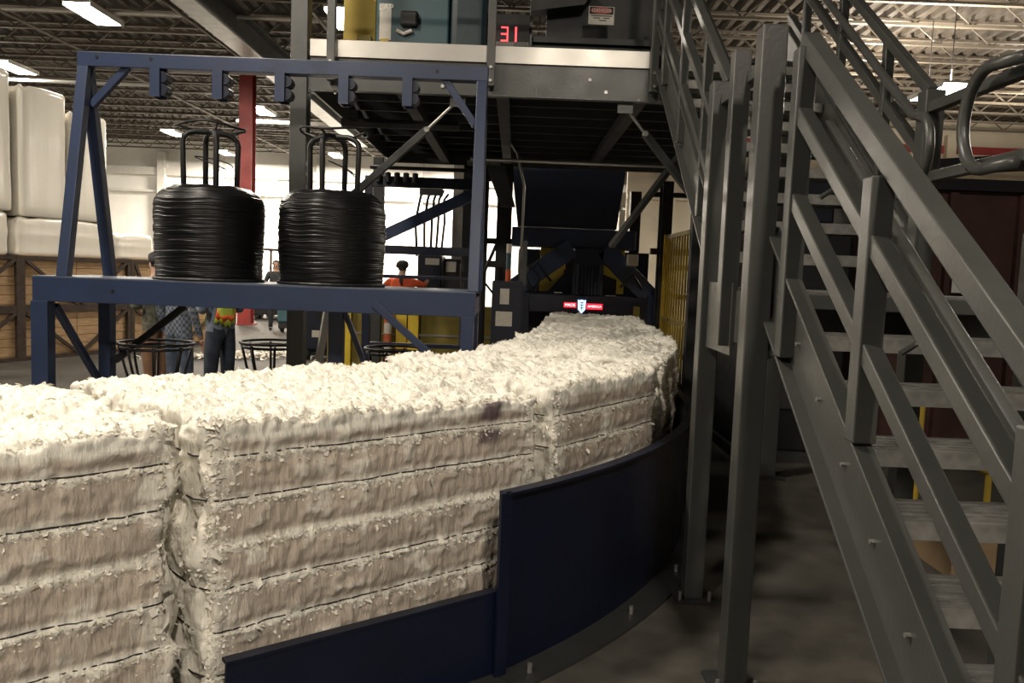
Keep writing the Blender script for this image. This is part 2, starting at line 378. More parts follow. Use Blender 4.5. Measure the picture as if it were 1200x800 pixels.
def make_bale(idx, label, res, tufts, topadd=0.0, stain=None, seed=0.0, z0=BZ0):
    (o0, i0), (o1, i1) = JN[idx], JN[idx + 1]
    o0, i0, o1, i1 = map(np.array, (o0, i0, o1, i1)); 
    L = np.linalg.norm(o1 - o0); Wd = (np.linalg.norm(i0 - o0) + np.linalg.norm(i1 - o1)) / 2
    H = BH + topadd; g = .045; rad = .06
    base = (o0 + o1 + i0 + i1) / 4
    S = np.array(STRAPZ)
    def rounded(P):
        lo = np.array([g + rad, rad, rad]); hi = np.array([L - g - rad, Wd - rad, H - rad])
        c = np.clip(P, lo, hi); d = P - c; n = np.linalg.norm(d, axis=1); n[n == 0] = 1; N = d / n[:, None]
        return c + N * rad, N
    def displace(Q, N):
        so = Q + np.array([idx * 7.7 + seed, seed, seed * .3])
        side = sstep(.3, .8, -N[:, 1]); topw = sstep(.45, .9, N[:, 2]); endw = sstep(.4, .85, np.abs(N[:, 0]))
        d = (.020 - .009 * side) * fbm(so * np.array([3, 3, 2.2]), 2) + .0045 * fbm(so * np.array([38, 38, 20]), 2) + .004 * side * pnoise(so * np.array([85, 85, 14]))
        z = Q[:, 2]; wav = .004 * pnoise(so * np.array([3, 3, .3]))
        dist = np.min(np.abs(z[:, None] + wav[:, None] - S[None, :]), axis=1)
        strat = sstep(0.0, .05, dist)
        sidew = np.maximum(side, endw * .8)
        strk = pnoise(so * np.array([42, 42, 5.0]))
        tear = np.clip(fbm(so * np.array([9, 9, 14]), 3), 0, 1)
        d = d + sidew * (.011 * strat - .010 + .0035 * strk + .014 * tear)
        # white lip of torn pulp hanging just under every tie
        dz = (S[None, :] - (z + wav)[:, None]); lipd = np.min(np.where(dz > -.004, dz, 9), axis=1)
        lipn = pnoise(so * np.array([14, 14, 2])) * .5 + .5; drip = np.clip(pnoise(so * np.array([26, 26, 1.5]) + 9), 0, 1)
        lipL = .016 + .016 * lipn + .05 * drip ** 2
        lip = (lipd < lipL) * sstep(0, .006, lipd) * (1 - (np.clip(lipd / lipL, 0, 1)) ** 3)
        updz = np.min(np.where(-dz > -.002, -dz, 9), axis=1); upn = .010 + .012 * (pnoise(so * np.array([11, 11, 3]) + 50) * .5 + .5)
        uplip = sstep(1.25, .8, updz / upn)
        d = d + sidew * (lip * (.006 + .009 * lipn) + uplip * .004 * sstep(.0, .006, updz))
        # fluffy top
        bil = np.abs(pnoise(so * 11)) + .55 * np.abs(pnoise(so * 23 + 5)) + .3 * np.abs(pnoise(so * 47 + 3))
        rid = 1 - np.abs(pnoise(so * np.array([8, 8, 8]) + 1.5 * pnoise(so * 5)[:, None]))
        d = d + topw * (.026 * bil + .022 * rid ** 3 - .02 + .03 * fbm(so * 2.2 + 40, 2) - .028 * sstep(.40, .70, pnoise(so * 10 + 77)) + .006 * fbm(so * 60, 2))
        edge = sstep(.25, .6, N[:, 2]) * (1 - sstep(.8, .97, N[:, 2]))
        d = d + edge * (.035 * np.abs(pnoise(so * np.array([9, 9, 6]))) + .014 * pnoise(so * 28))
        corner = sstep(.2, .6, np.abs(N[:, 0])) * sstep(.15, .6, -N[:, 1])
        d = d + corner * (.065 * pnoise(so * np.array([7, 7, 6]) + 61) + .03 * np.abs(pnoise(so * np.array([17, 17, 13]) + 13)) - .01)
        # torn, folded ends
        d = d + endw * (.07 * np.abs(pnoise(so * np.array([4, 8, 5.0]))) + .026 * pnoise(so * np.array([16, 16, 9])) - .025)
        # colour: white fluff against the brown pressed faces
        fl = np.maximum(np.clip(lip * 2.2, 0, 1), uplip * .85) * sidew * (1 - .3 * sstep(.1, .5, pnoise(so * np.array([7, 7, 3]) + 21)))
        wirew = sstep(.006, .002, dist) * sidew
        top_edge = sstep(H - .075 - .03 * pnoise(so * np.array([8, 8, 1])), H - .05, z)
        ends_n = sstep(.17, .06, np.minimum(Q[:, 0], L - Q[:, 0]) + .09 * pnoise(so * np.array([5, 5, 9])))
        patch = sstep(.48, .75, fbm(so * np.array([6, 6, 7]) + 31, 3)) * .6
        fl = np.maximum.reduce([fl, topw, top_edge, .85 * ends_n, endw * .8, patch * sidew, sstep(.35, .7, tear) * .6])
        fl = np.clip(fl + .14 * strk * (1 - topw), 0, 1)
        tone = 1 + .16 * fbm(so * np.array([2.0, 2.0, 6]) + 11, 2)
        colr = (C_PN * tone[:, None]) * (1 - fl[:, None]) + C_FL * fl[:, None]
        if stain is not None:
            sx, zlo = stain
            w = sstep(.08, .03, np.abs(Q[:, 0] - sx - .12 * (z - .95) + .015 * pnoise(so * 14)) + .02 * np.clip(fbm(so * 25, 2), 0, 1)) * sstep(zlo, zlo + .06, z) * (1 - .7 * sstep(.03, .005, np.abs(z - .93))) * (sidew > .2) * .9
            colr = colr * (1 - w[:, None]) + C_ST * w[:, None]
        return d, colr
    def warp(Q):
        u = (Q[:, 0] / L)[:, None]; v = (Q[:, 1] / Wd)[:, None]
        xy = (1 - v) * ((1 - u) * o0 + u * o1) + v * ((1 - u) * i0 + u * i1) - base
        return np.concatenate([xy, Q[:, 2:3] + z0], axis=1)
    # six gridded faces
    def grid(a0, a1, na, b0, b1, nb, f):
        A, B = np.meshgrid(np.linspace(a0, a1, na + 1), np.linspace(b0, b1, nb + 1), indexing='ij')
        P = f(A.ravel(), B.ravel()); k = np.arange((na + 1) * (nb + 1)).reshape(na + 1, nb + 1)
        F = np.stack([k[:-1, :-1], k[1:, :-1], k[1:, 1:], k[:-1, 1:]], axis=-1).reshape(-1, 4)
        return P, F
    xa, xb = g, L - g
    nx = int((xb - xa) / res); ny = int(Wd / res); nz_ = int(H / res)
    c = lambda x, v: np.full_like(x, v)
    faces = [grid(xa, xb, nx, 0, H, nz_, lambda a, b: np.stack([a, c(a, 0), b], 1)),
             grid(xa, xb, nx, 0, Wd, ny, lambda a, b: np.stack([a, b, c(a, H)], 1)),
             grid(0, Wd, ny, 0, H, nz_, lambda a, b: np.stack([c(a, xb), a, b], 1)),
             grid(Wd, 0, ny, 0, H, nz_, lambda a, b: np.stack([c(a, xa), a, b], 1)),
             grid(xb, xa, nx // 2, 0, H, nz_ // 2, lambda a, b: np.stack([a, c(a, Wd), b], 1)),
             grid(xa, xb, 6, Wd, 0, 6, lambda a, b: np.stack([a, b, c(a, 0)], 1))]
    V = []; F = []; k = 0
    for P, f in faces: V.append(P); F.append(f + k); k += len(P)
    V = np.concatenate(V); F = np.concatenate(F)
    # weld shared borders
    key = np.round(V / 1e-4).astype(np.int64); _, ui, inv = np.unique(key, axis=0, return_index=True, return_inverse=True)
    V = V[ui]; F = inv.ravel()[F]
    Q, N = rounded(V); d, colr = displace(Q, N)
    Pt = warp(Q + N * d[:, None])
    me = bpy.data.meshes.new('pressed_pulp')
    me.from_pydata(Pt.tolist(), [], F.tolist())
    at = me.attributes.new('pulp', 'FLOAT_COLOR', 'POINT')
    at.data.foreach_set('color', np.concatenate([colr, np.ones((len(colr), 1))], 1).astype(np.float32).ravel())
    root = thing('pulp_bale', label, 'bale', (base[0], base[1], 0), 0, 'white pulp bales in the curved row')
    link('pressed_pulp', me, PULP, root, smooth=True)
    # tie wires
    for q, zz in enumerate(STRAPZ):
        if q == 3: continue
        a = np.linspace(xa + .02, xb - .02, 70)
        P0 = np.stack([a, c(a, -.001), c(a, zz)], 1)
        P0[:, 2] -= .004 * pnoise((P0 + np.array([idx * 7.7 + seed, seed, seed * .3])) * np.array([3, 3, .3]))
        Qs, Ns = rounded(P0); ds, _ = displace(Qs, Ns)
        pts = Qs + Ns * (np.minimum(ds, .004)[:, None] + .0035)
        pts = np.concatenate([[[xa + .03, Wd * .5, zz]], [[xa + .0, .08, zz]], pts, [[xb, .08, zz]], [[xb - .03, Wd * .5, zz]]])
        MB().tube(warp(pts).tolist(), .0034, 5).build('tie_wire', TIE, root, smooth=True)
    # loose torn flakes on top and on the lips: nobody could count them
    if tufts:
        nt = tufts; n_top = int(nt * .42)
        P0 = np.stack([rng.uniform(xa, xb, n_top), rng.uniform(0, Wd, n_top), np.full(n_top, H)], 1)
        e = rng.random(n_top) < .30; P0[e, 1] = np.abs(rng.normal(0, .03, e.sum()))
        e2 = (rng.random(n_top) < .1); P0[e2, 1] = Wd - np.abs(rng.normal(0, .03, e2.sum()))
        ns = nt - n_top
        P1 = np.stack([rng.uniform(xa, xb, ns), np.zeros(ns), rng.choice(STRAPZ, ns) - np.abs(rng.normal(0, .022, ns))], 1)
        kk = rng.random(ns) < .35; off_ = np.abs(rng.normal(0, .05, kk.sum())); P1[kk, 0] = np.where(rng.random(kk.sum()) < .5, xa + off_, xb - off_); P1[kk, 1] = np.where(rng.random(kk.sum()) < .4, rng.uniform(0, .3, kk.sum()), 0); P1[kk, 2] = rng.uniform(0, H, kk.sum())
        P0 = np.concatenate([P0, P1])
        Qs, Ns = rounded(P0); ds, _ = displace(Qs, Ns); ctr = Qs + Ns * (ds[:, None] + .003)
        n = len(ctr); T = rng.normal(size=(n, 3)); T -= Ns * (T * Ns).sum(1)[:, None] * .75; T /= np.linalg.norm(T, axis=1)[:, None]
        B = np.cross(Ns, T); B += Ns * rng.normal(0, .45, n)[:, None]; B /= np.linalg.norm(B, axis=1)[:, None]
        cornf = np.abs(Ns[:, 0:1]) > .3
        sz = rng.uniform(.004, .012, n)[:, None] * (1 + .5 * cornf) * (1 + (rng.random(n)[:, None] < .06) * 1.0); wd = sz * rng.uniform(.35, .8, n)[:, None]
        lift = Ns * (sz * rng.uniform(.0, .5, n)[:, None])
        V4 = np.stack([ctr - T * sz - Ns * .006, ctr + B * wd + lift * .4, ctr + T * sz * rng.uniform(.5, 1.2, n)[:, None] + lift, ctr - B * wd * rng.uniform(.5, 1.1, n)[:, None] + lift * .3], 1)
        Vt = warp(V4.reshape(-1, 3)); Ft = np.arange(n * 4).reshape(n, 4); Ft = np.concatenate([Ft[:, [0, 1, 2]], Ft[:, [0, 2, 3]]])
        mt = bpy.data.meshes.new('torn_flakes'); mt.from_pydata(Vt.tolist(), [], Ft.tolist())
        tag(link('torn_flakes', mt, FLUFF, root), kind='stuff')
    return root

make_bale(0, 'nearest white pulp bale, cut off by the left edge', .0095, 5200, 0.0, seed=3.1)
make_bale(1, 'white pulp bale above the low blue guide, with a dark purple stain', .0085, 7000, 0.0, stain=(1.62 * .79, .82), seed=1.7)
make_bale(2, 'short white pulp bale above the tall end of the blue guide', .011, 3600, .03, seed=5.2)
make_bale(3, 'white pulp bale at the outer bend beside the first stair post', .012, 3200, .05, seed=8.8)
make_bale(4, 'white pulp bale just beyond the bend, in front of the blue cabinet', .016, 2200, .05, seed=2.4)
make_bale(5, 'second white pulp bale from the baler mouth', .022, 1300, .04, seed=6.1)
make_bale(6, 'farthest white pulp bale, under the red and white sign', .022, 1000, .03, seed=9.4)

# ------------------------------------------------------------------ curved blue chute that guides the bales
ch = thing('bale_chute', 'dark blue curved steel guide chute around the pulp bales', 'chute', (-.02, 3.2, 0))
S0 = Vector((-.02, 3.2)); RC = 4.3
CC = S0 + RC * Vector((-math.cos(R(46)), math.sin(R(46))))
def arcpt(h, off=0.0):                       # h heading in degrees, off outward
    return CC + (RC + off) * Vector((math.cos(R(h)), -math.sin(R(h))))
def guide_path(off=0.0):
    pts = [arcpt(h, off) for h in np.linspace(46, 4, 22)]
    e = Vector((math.sin(R(4)), math.cos(R(4))))
    pts += [pts[-1] + e * t for t in (1.5, 3.0, 4.6)]
    return pts
def ribbon(name, inner, outer, z0, z1, m, bevel=0):
    mb = MB(); o = ch.location
    n = len(inner)
    for a, b in zip(inner, outer):
        for p, z in ((a, z0), (b, z0), (b, z1), (a, z1)): mb.v.append((p.x - o.x, p.y - o.y, z))
    for i in range(n - 1):
        for j in range(4):
            j2 = (j + 1) % 4; mb.f.append((4 * i + j, 4 * i + j2, 4 * i + 4 + j2, 4 * i + 4 + j))
    mb.f.append((0, 1, 2, 3)); mb.f.append(tuple(4 * (n - 1) + i for i in (3, 2, 1, 0)))
    return mb.build(name, m, ch, bevel)
ribbon('tall_guide_panel', guide_path(-.006), guide_path(.006), .012, .76, NAVY)
ribbon('top_rim', guide_path(-.01), guide_path(.045), .76, .772, NAVY)
ribbon('base_flange', guide_path(.006), guide_path(.16), .0, .012, GREY_D)
E50 = Vector((math.sin(R(52)), math.cos(R(52)))); N50 = Vector((math.cos(R(52)), -math.sin(R(52))))
st = lambda off: [S0 - E50 * 1.10 + N50 * off, S0 - E50 * .004 + N50 * off]
ribbon('low_guide_panel', st(-.006), st(.006), .012, .35, NAVY)
ribbon('low_rim', st(-.035), st(.01), .35, .362, NAVY)
ribbon('base_flange', st(.006), st(.13), .0, .012, GREY_D)
a = arcpt(46, .03); b = arcpt(46, -.012)
MB().bar((a.x - S0.x, a.y - S0.y, .012), (a.x - S0.x, a.y - S0.y, .772), .016, .055, (E50.x, E50.y, 0)).build('end_stiffener', NAVY, ch)
for h in (44.5, 34, 25, 16, 8):
    a = arcpt(h, .09); MB().cyl((a.x - S0.x, a.y - S0.y, .01), (a.x - S0.x, a.y - S0.y, .05), .011, 8).build('anchor_bolt', GALV, ch)
# bed the bales slide on
mb = MB()
for (o, i) in JN:
    for p, z in ((o, .02), (i, .02), (i, .055), (o, .055)): mb.v.append((p[0] + .02, p[1] - 3.2, z))
n = len(JN)
for i in range(n - 1):
    for j in range(4):
        j2 = (j + 1) % 4; mb.f.append((4 * i + j, 4 * i + j2, 4 * i + 4 + j2, 4 * i + 4 + j))
mb.f.append((0, 1, 2, 3)); mb.f.append(tuple(4 * (n - 1) + i for i in (3, 2, 1, 0)))
mb.build('bed_plate', NAVY_D, ch)
for i, (o, inn) in enumerate(JN):
    MB().bar((o[0] * .9 + inn[0] * .1 + .02, o[1] * .9 + inn[1] * .1 - 3.2, .012), (o[0] * .1 + inn[0] * .9 + .02, o[1] * .1 + inn[1] * .9 - 3.2, .012), .1, .022).build('bed_skid', NAVY_D, ch)

# ------------------------------------------------------------------ grey steel staircase with mid landing
SX, SY = 1.03, 3.22
ST = thing('staircase', 'grey steel staircase with open treads, mid landing and pipe rails', 'staircase', (SX, SY, 0))
SW = .95                                     # clear width, left plane x = 0
LZ, LD = 1.62, .93                           # landing height and depth
R1, G1 = .162, .228                          # lower rise / going
R2, G2 = .176, .235
UX = .05                                     # the upper flight stands a little to the right
S1, S2 = R1 / G1, R2 / G2
def zl(y): return LZ + S1 * y                # lower nosing line (y <= 0)
def zu(y): return LZ + S2 * (y - LD)         # upper nosing line
def stringer(x, side, fz, ya, yb):
    o = MB()
    f = lambda a, b, d: (d, a, b)
    def sl(x0, x1, t0, t1):
        o.prism([(ya, fz(ya) + t0), (yb, fz(yb) + t0), (yb, fz(yb) + t1), (ya, fz(ya) + t1)], min(x0, x1), max(x0, x1), f)
    sl(x, x + side * .012, -.075, .26); sl(x, x + side * .058, .246, .262); sl(x, x + side * .058, -.082, -.066)
    return o.build('stringer', GREY, ST, .003)
yend = -LZ / S1
for x, sd in ((0, -1), (SW, 1)):
    stringer(x, sd, zl, yend + .10, -.02)
    stringer(x + UX, sd, zu, LD, LD + 10 * G2 - .02)
    y0 = yend + .10; MB().prism([(y0, zl(y0) - .075), (y0, zl(y0) + .26), (yend - .16, .0), (y0 - .01, .0)], x, x + sd * .012, lambda a, b, d: (d, a, b)).build('stringer_foot', GREY, ST)
    part('foot_plate', GREY, ST, (min(x, x + sd * .09), yend - .2, 0), (max(x, x + sd * .09), yend + .12, .012))
    MB().prism([(-.30, LZ + .05), (.0, LZ + .26), (.0, LZ - .28), (-.22, LZ - .22)], x + sd * .012, x + sd * .02, lambda a, b, d: (d, a, b)).build('splice_plate', GREY, ST)
tr = MB().box((.012, 0, -.035), (SW - .012, .255, 0)).box((.012, .24, -.05), (SW - .012, .255, -.035))
for k in range(5): tr.box((.03, .03 + k * .044, 0), (SW - .03, .045 + k * .044, .004))
trm = tr.mesh('tread'); nosm = MB().box((.012, -.006, -.052), (SW - .012, .012, .003)).mesh('nosing')
NOSE = mat('pale_lit_nosing_steel', (.21, .205, .19), .4, .3, .25, 20)  # galvanised nosing, made paler to carry the light on the tread fronts
for k in range(1, 10): link('nosing', nosm, NOSE, link('tread', trm, TREAD, ST, loc=(0, -G1 * k, LZ - R1 * k)))
for k in range(1, 10): link('nosing', nosm, NOSE, link('tread', trm, TREAD, ST, loc=(UX, LD + G2 * (k - 1), LZ + R2 * k)))
bolt_m = MB().cyl((-.026, 0, 0), (-.012, 0, 0), .007, 6).mesh('bolt')
for k in range(1, 10):
    link('bolt', bolt_m, GALV, ST, loc=(0, -G1 * k + .10, LZ - R1 * k + .14))
# landing
part('landing_plate', TREAD, ST, (-.01, -.0, LZ - .012), (SW + .01, LD, LZ))
for (lo, hi) in (((-.05, -.005, LZ - .24), (.0, LD, LZ - .012)), ((SW, 0, LZ - .24), (SW + .05, LD, LZ - .012)), ((0, 0, LZ - .07), (SW, .05, LZ - .012)), ((0, LD - .05, LZ - .24), (SW, LD, LZ - .012))):
    part('landing_channel', GREY, ST, lo, hi, .004)
part('splice_plate', GREY, ST, (-.066, .36, LZ - .30), (-.05, .80, LZ + .02))
# columns that carry the landing and run up as guard posts
for (x, y) in ((-.08, -.03), (-.045, LD - .05), (SW + .08, -.03), (SW + .045, LD - .05)):
    part('landing_column', GREY, ST, (x - .048, y - .048, .012), (x + .048, y + .048, LZ + 1.0), .006)
    bp_ = part('column_base', GREY_D, ST, (x - .1, y - .1, 0), (x + .1, y + .1, .014))
    for dx in (-.075, .075): MB().cyl((x + dx, y - .07, .01), (x + dx, y - .07, .06), .009, 8).build('anchor_bolt', GALV, bp_)
def post(x, y, z0, z1, w=.066): return part('guard_post', GREY, ST, (x - w / 2, y - w / 2, z0), (x + w / 2, y + w / 2, z1), .005)
post(-.075, .42, LZ - .26, LZ + 1.03, .075)
def rail(p0, p1, w=.05, h=.05, name='guard_rail'): return MB().bar(p0, p1, w, h).build(name, GREY, ST, .005)
RH = (1.04, .83, .54)
for x, sd in ((-.03, -1), (SW + .03, 1)):
    ylast = yend + .2
    for h in (1.065, .83, .53):
        w = .062 if h > 1 else .052
        rail((x + (.02 if h > 1 else 0) * -sd, -.24, zl(-.24) + h), (x + (.02 if h > 1 else 0) * -sd, ylast, zl(ylast) + h), w, w)
    for h in (1.0, .66, .34):
        rail((x + UX, LD + .02, zu(LD + .02) + h), (x + UX, LD + 10 * G2 - .03, zu(LD + 10 * G2 - .03) + h), .05, .05)
        if h > .9 or (h > .5 and sd > 0): rail((x, .03, LZ + h - .09), (x, LD - .10, LZ + h - .09), .05, .05)
    post(x - sd * .0, -.27, LZ - .24, zl(-.27) + 1.05)
    for y in (-.94, -1.72): post(x, y, zl(y) + .255, zl(y) + 1.0)
    for y in (LD + .55, LD + 1.25, LD + 1.95): post(x + UX, y, zu(y) - .02, zu(y) + 1.0, .052)
def handrail(x, side, z_of, ya, yb, hh, loop, hb=0.0):
    xi = x + side * .085; pts = [(xi, ya + (yb - ya) * i / 6, z_of(ya + (yb - ya) * i / 6) + hh) for i in range(7)]
    if loop:
        x0, y0, z0 = pts[0]
        lp = [(xi, y0 - .08 - .11 * math.sin(t), z0 - .16 + .16 * math.cos(t) - .02) for t in np.linspace(0, math.pi, 9)]
        pts = list(reversed(lp)) + pts
    MB().tube(pts, .024, 12).build('handrail', GREY, ST, smooth=True)
    for t in (.12, .5, .88):
        y = ya + (yb - ya) * t; MB().tube([(x, y, z_of(y) + hh - .13), (xi, y, z_of(y) + hh - .07), (xi, y, z_of(y) + hh - .01)], .009, 6).build('rail_bracket', GREY, ST)
handrail(-.03, 1, zl, yend + .3, -.30, .80, False); handrail(SW + .03, -1, zl, yend + .3, -.30, .80, False)
handrail(-.03 + UX, 1, zu, LD + .02, LD + 2.1, .88, True); handrail(SW + .03 + UX, -1, zu, LD + .02, LD + 2.1, .88, True)
# returned loop at the top of the lower right handrail, on the landing
loop = [(SW - .06, .20 + .17 * math.cos(t), LZ + .74 + .21 * math.sin(t)) for t in np.linspace(-.5 * math.pi, .5 * math.pi, 13)]
MB().tube([(SW - .06, -.02, LZ + .53)] + loop + [(SW - .06, -.02, LZ + .93)], .026, 12).build('handrail_loop', GREY, ST, smooth=True)

# ------------------------------------------------------------------ mezzanine
MY0, MY1, MZ, MBZ = 6.5, 10.7, 3.40, 3.01
MZN = thing('mezzanine', 'grey steel mezzanine with dark underside above the baler', 'mezzanine', (0, MY0, 0))
MX0, MX1 = -1.66, 1.0
DY = MY1 - MY0
part('edge_channel', GREY, MZN, (MX0, 0, MBZ), (MX1 + .1, .02, MZ - .13), .003)
part('channel_flange', GREY, MZN, (MX0, -.05, MBZ), (MX1 + .1, .0, MBZ + .012)); 
part('toe_plate', TOEPL, MZN, (MX0, -.022, MZ - .13), (MX1 + .06, .0, MZ + .0), .002)
part('edge_channel', GREY, MZN, (MX0, .02, MBZ), (MX0 + .02, DY, MZ - .13))
part('edge_channel', GREY, MZN, (MX0, DY - .02, MBZ), (2.12, DY, MZ - .05))
part('edge_channel', GREY, MZN, (MX1 + .1, .02, MBZ), (2.12, .04, MZ - .06))
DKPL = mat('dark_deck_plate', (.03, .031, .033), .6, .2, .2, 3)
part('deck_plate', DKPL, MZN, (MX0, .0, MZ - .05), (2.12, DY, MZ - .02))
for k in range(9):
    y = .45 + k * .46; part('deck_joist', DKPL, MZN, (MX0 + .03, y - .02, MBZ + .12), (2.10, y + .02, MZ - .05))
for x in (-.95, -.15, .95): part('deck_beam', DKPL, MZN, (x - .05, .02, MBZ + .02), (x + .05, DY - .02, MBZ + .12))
for (x, y, m_) in ((-1.76, .1, GREY), (-1.76, 3.9, GREY_D), (2.2, .30, GREY), (2.0, 2.55, GREY_D), (-.62, 3.9, GREY_D)):
    zt = 4.6 if (x < -1.7 and y < 1) else MBZ + .02
    part('column', m_, MZN, (x - .067, y - .067, .014), (x + .067, y + .067, zt), .006)
    part('column_base', GREY_D, MZN, (x - .13, y - .13, 0), (x + .13, y + .13, .014))
part('bracket', GREY, MZN, (-1.76, .06, MBZ), (MX0, .14, MZ - .14))
# guard rail of the mezzanine: posts bolted to the channel face
for x in (-1.485, -.245, 1.02):
    p_ = part('guard_post', GREY, MZN, (x - .032, -.085, MBZ + .07), (x + .032, -.024, MZ + 1.05), .004)
    for z in (MBZ + .11, MBZ + .21): MB().cyl((x, -.10, z), (x, -.08, z), .012, 6).build('bolt', GALV, p_)
for z in (MZ + .50, MZ + 1.05): MB().bar((MX0, -.05, z), (MX1 + .05, -.05, z), .045, .045).build('guard_rail', GREY, MZN, .004)
for (x, z) in ((.53, 3.17), (.66, 3.08), (-.62, 3.08), (-1.46, 3.0), (.92, 3.02)): MB().cyl((x, -.014, z), (x, .0, z), .014, 8).build('bolt', GALV, MZN)
# knee braces: tube, threaded end, turnbuckle, gusset
def knee(pa, pb, pc):
    MB().bar(pb, pc, .055, .055).build('knee_brace', GREY_D, MZN, .004)
    t_ = MB().cyl(pa, pb, .011, 8).build('threaded_rod', GALV, MZN)
    MB().box((pa[0] - .06, pa[1] - .012, pa[2] - .05), (pa[0] + .06, pa[1] + .004, pa[2] + .08)).build('gusset', GREY, MZN)
    MB().cyl((pb[0], pb[1] - .03, pb[2]), (pb[0], pb[1] + .03, pb[2]), .022, 8).build('clevis_pin', GALV, t_)
knee((-.50, .02, 2.98), (-.74, .05, 2.75), (-1.72, .08, 1.85))
knee((.82, .02, 2.98), (1.0, .1, 2.79), (1.95, .32, 1.75))
MB().bar((1.40, .4, 2.76), (.95, 1.6, 1.95), .05, .05).build('knee_brace', GREY_D, MZN)
# pipes under the deck
MB().cyl((-1.6, .9, 2.93), (-.55, .9, 2.93), .04, 10).build('pipe', GREY_D, MZN)
MB().cyl((-.5, 2.0, 2.80), (1.6, 2.0, 2.80), .018, 8).build('pipe', GALV, MZN)
MB().cyl((-.55, 2.3, 2.82), (-.2, 2.3, 2.82), .05, 10).build('pipe', GREY, MZN)
MB().prism([(-.35, 2.78), (-.15, 2.78), (-.02, 2.35), (-.18, 2.35)], 2.28, 2.36, lambda a, b, d: (a, d, b)).build('sloped_bracket', GREY_D, MZN)

# things standing on the mezzanine
tm = thing('motor_housing', 'teal drive housing with black knob standing on the mezzanine', 'machine', (-1.0, 7.1, MZ - .02))
part('cabinet', TEAL, tm, (-.26, 0, 0), (.36, .7, 1.25), .015)
part('drum', mat('dark_teal_paint', (.018, .035, .042), .4), tm, (.37, -.03, .02), (.70, .7, 1.15), .06)
part('base_plate', GREY_D, tm, (-.30, -.05, 0), (.74, .75, .02))
lb = part('label_plate', PAPER, tm, (-.23, -.006, .20), (-.13, 0, .50)); part('label_plate', YEL, tm, (-.22, -.009, .155), (-.15, 0, .21))
text('label_letters', 'LAP', .075, mat('white_letters', (.85, .85, .82), .5), tm, (-.175, -.009, .465), (R(90), 0, 0))
part('knob', BLACK, tm, (-.05, -.05, .31), (.10, .0, .44), .02)
MB().tube([(-.08, -.015, .28), (-.02, -.02, .25), (.05, -.02, .28)], .018, 8).build('padlock_tag', PAPER, tm)
yp = thing('yellow_guard_panel', 'yellow guard panel left of the teal drive housing', 'guard', (-1.42, 7.3, MZ - .02))
part('panel', YEL, yp, (-.16, 0, 0), (.12, .04, 1.3)); part('fold', YEL_D, yp, (-.16, -.10, .0), (-.10, .0, .22)); part('fold', YEL_D, yp, (-.02, -.10, .0), (.10, .0, .26))
sd = thing('silver_duct', 'silver round duct rising behind the mezzanine rail', 'duct', (-1.78, 9.4, MZ - .02))
for k in range(7): MB().lathe([(.15, k * .2), (.165, k * .2 + .02), (.15, k * .2 + .04), (.15, k * .2 + .2)], n=20).build('duct_segment', SILVER, sd, smooth=True)
cv = thing('conveyor', 'dark grey conveyor frame behind the mezzanine rail', 'conveyor', (.5, 7.2, MZ - .02))
for z in (.02, .10, .18, .26): part('side_bar', GREY_D, cv, (-.42, 0, z), (.70, .05, z + .05))
part('belt_pan', BLACK, cv, (-.45, .05, 0), (.75, .8, .30)); part('back_panel', GREY_D, cv, (-.30, .30, .30), (.75, .34, 1.2)); part('end_plate', GREY, cv, (-.46, -.02, 0), (-.43, .8, .42))
MB().prism([(-.45, .55), (.02, .62), (.10, .75), (-.45, .90)], .10, .28, lambda a, b, d: (a, d, b)).build('chute_lip', GREY_D, cv)
gb = thing('gear_box', 'small grey gear box beside the red digits', 'machine', (-.10, 7.0, MZ - .02))
part('case', mat('beige_grey_case', (.16, .15, .13), .5), gb, (-.13, 0, 0), (.15, .3, .20), .01); part('foot', GREY_D, gb, (-.17, -.02, 0), (.19, .32, .02)); part('lid', GREY, gb, (.02, -.01, .16), (.12, .0, .19))
ld_ = thing('digit_display', 'black panel with glowing red digits 31', 'display', (-.11, 7.15, MZ + .19))
part('case', BLACK, ld_, (-.15, 0, -.03), (.16, .1, .26), .005); part('stand', BLACK, ld_, (-.02, .02, -.21), (.02, .06, -.03))
def seg(lo, hi): MB().box(lo, hi).build('digit_segment', LEDRED, ld_)
for z in (.03, .085, .14): seg((-.085, -.004, z), (-.035, 0, z + .012))
seg((-.035, -.004, .03), (-.023, 0, .152)); seg((.035, -.004, .03), (.05, 0, .152))
dsn = thing('danger_sign', 'white and red danger sign on the dark conveyor panel', 'sign', (.66, 7.18, 3.80))
part('board', PAPER, dsn, (-.11, 0, 0), (.11, .006, .15))
part('black_header', INK, dsn, (-.102, -.002, .085), (.102, 0, .145)); 
MB().lathe([(.001, 0), (1, 0), (1, .001), (.001, .001)], n=28).build('red_oval', DANGER_R, dsn)
o_ = bpy.data.objects[dsn.children[-1].name]; o_.scale = (.092, .028, 1); o_.rotation_euler = (R(90), 0, 0); o_.location = (0, -.003, .115)
text('danger_word', 'DANGER', .042, PAPER, dsn, (0, -.0055, .114), (R(90), 0, 0))
for (a, b, z) in ((-.09, .09, .068), (-.07, -.01, .050), (.02, .07, .050), (-.02, .045, .030)): part('printed_line', INK, dsn, (a, -.002, z), (b, 0, z + .007))

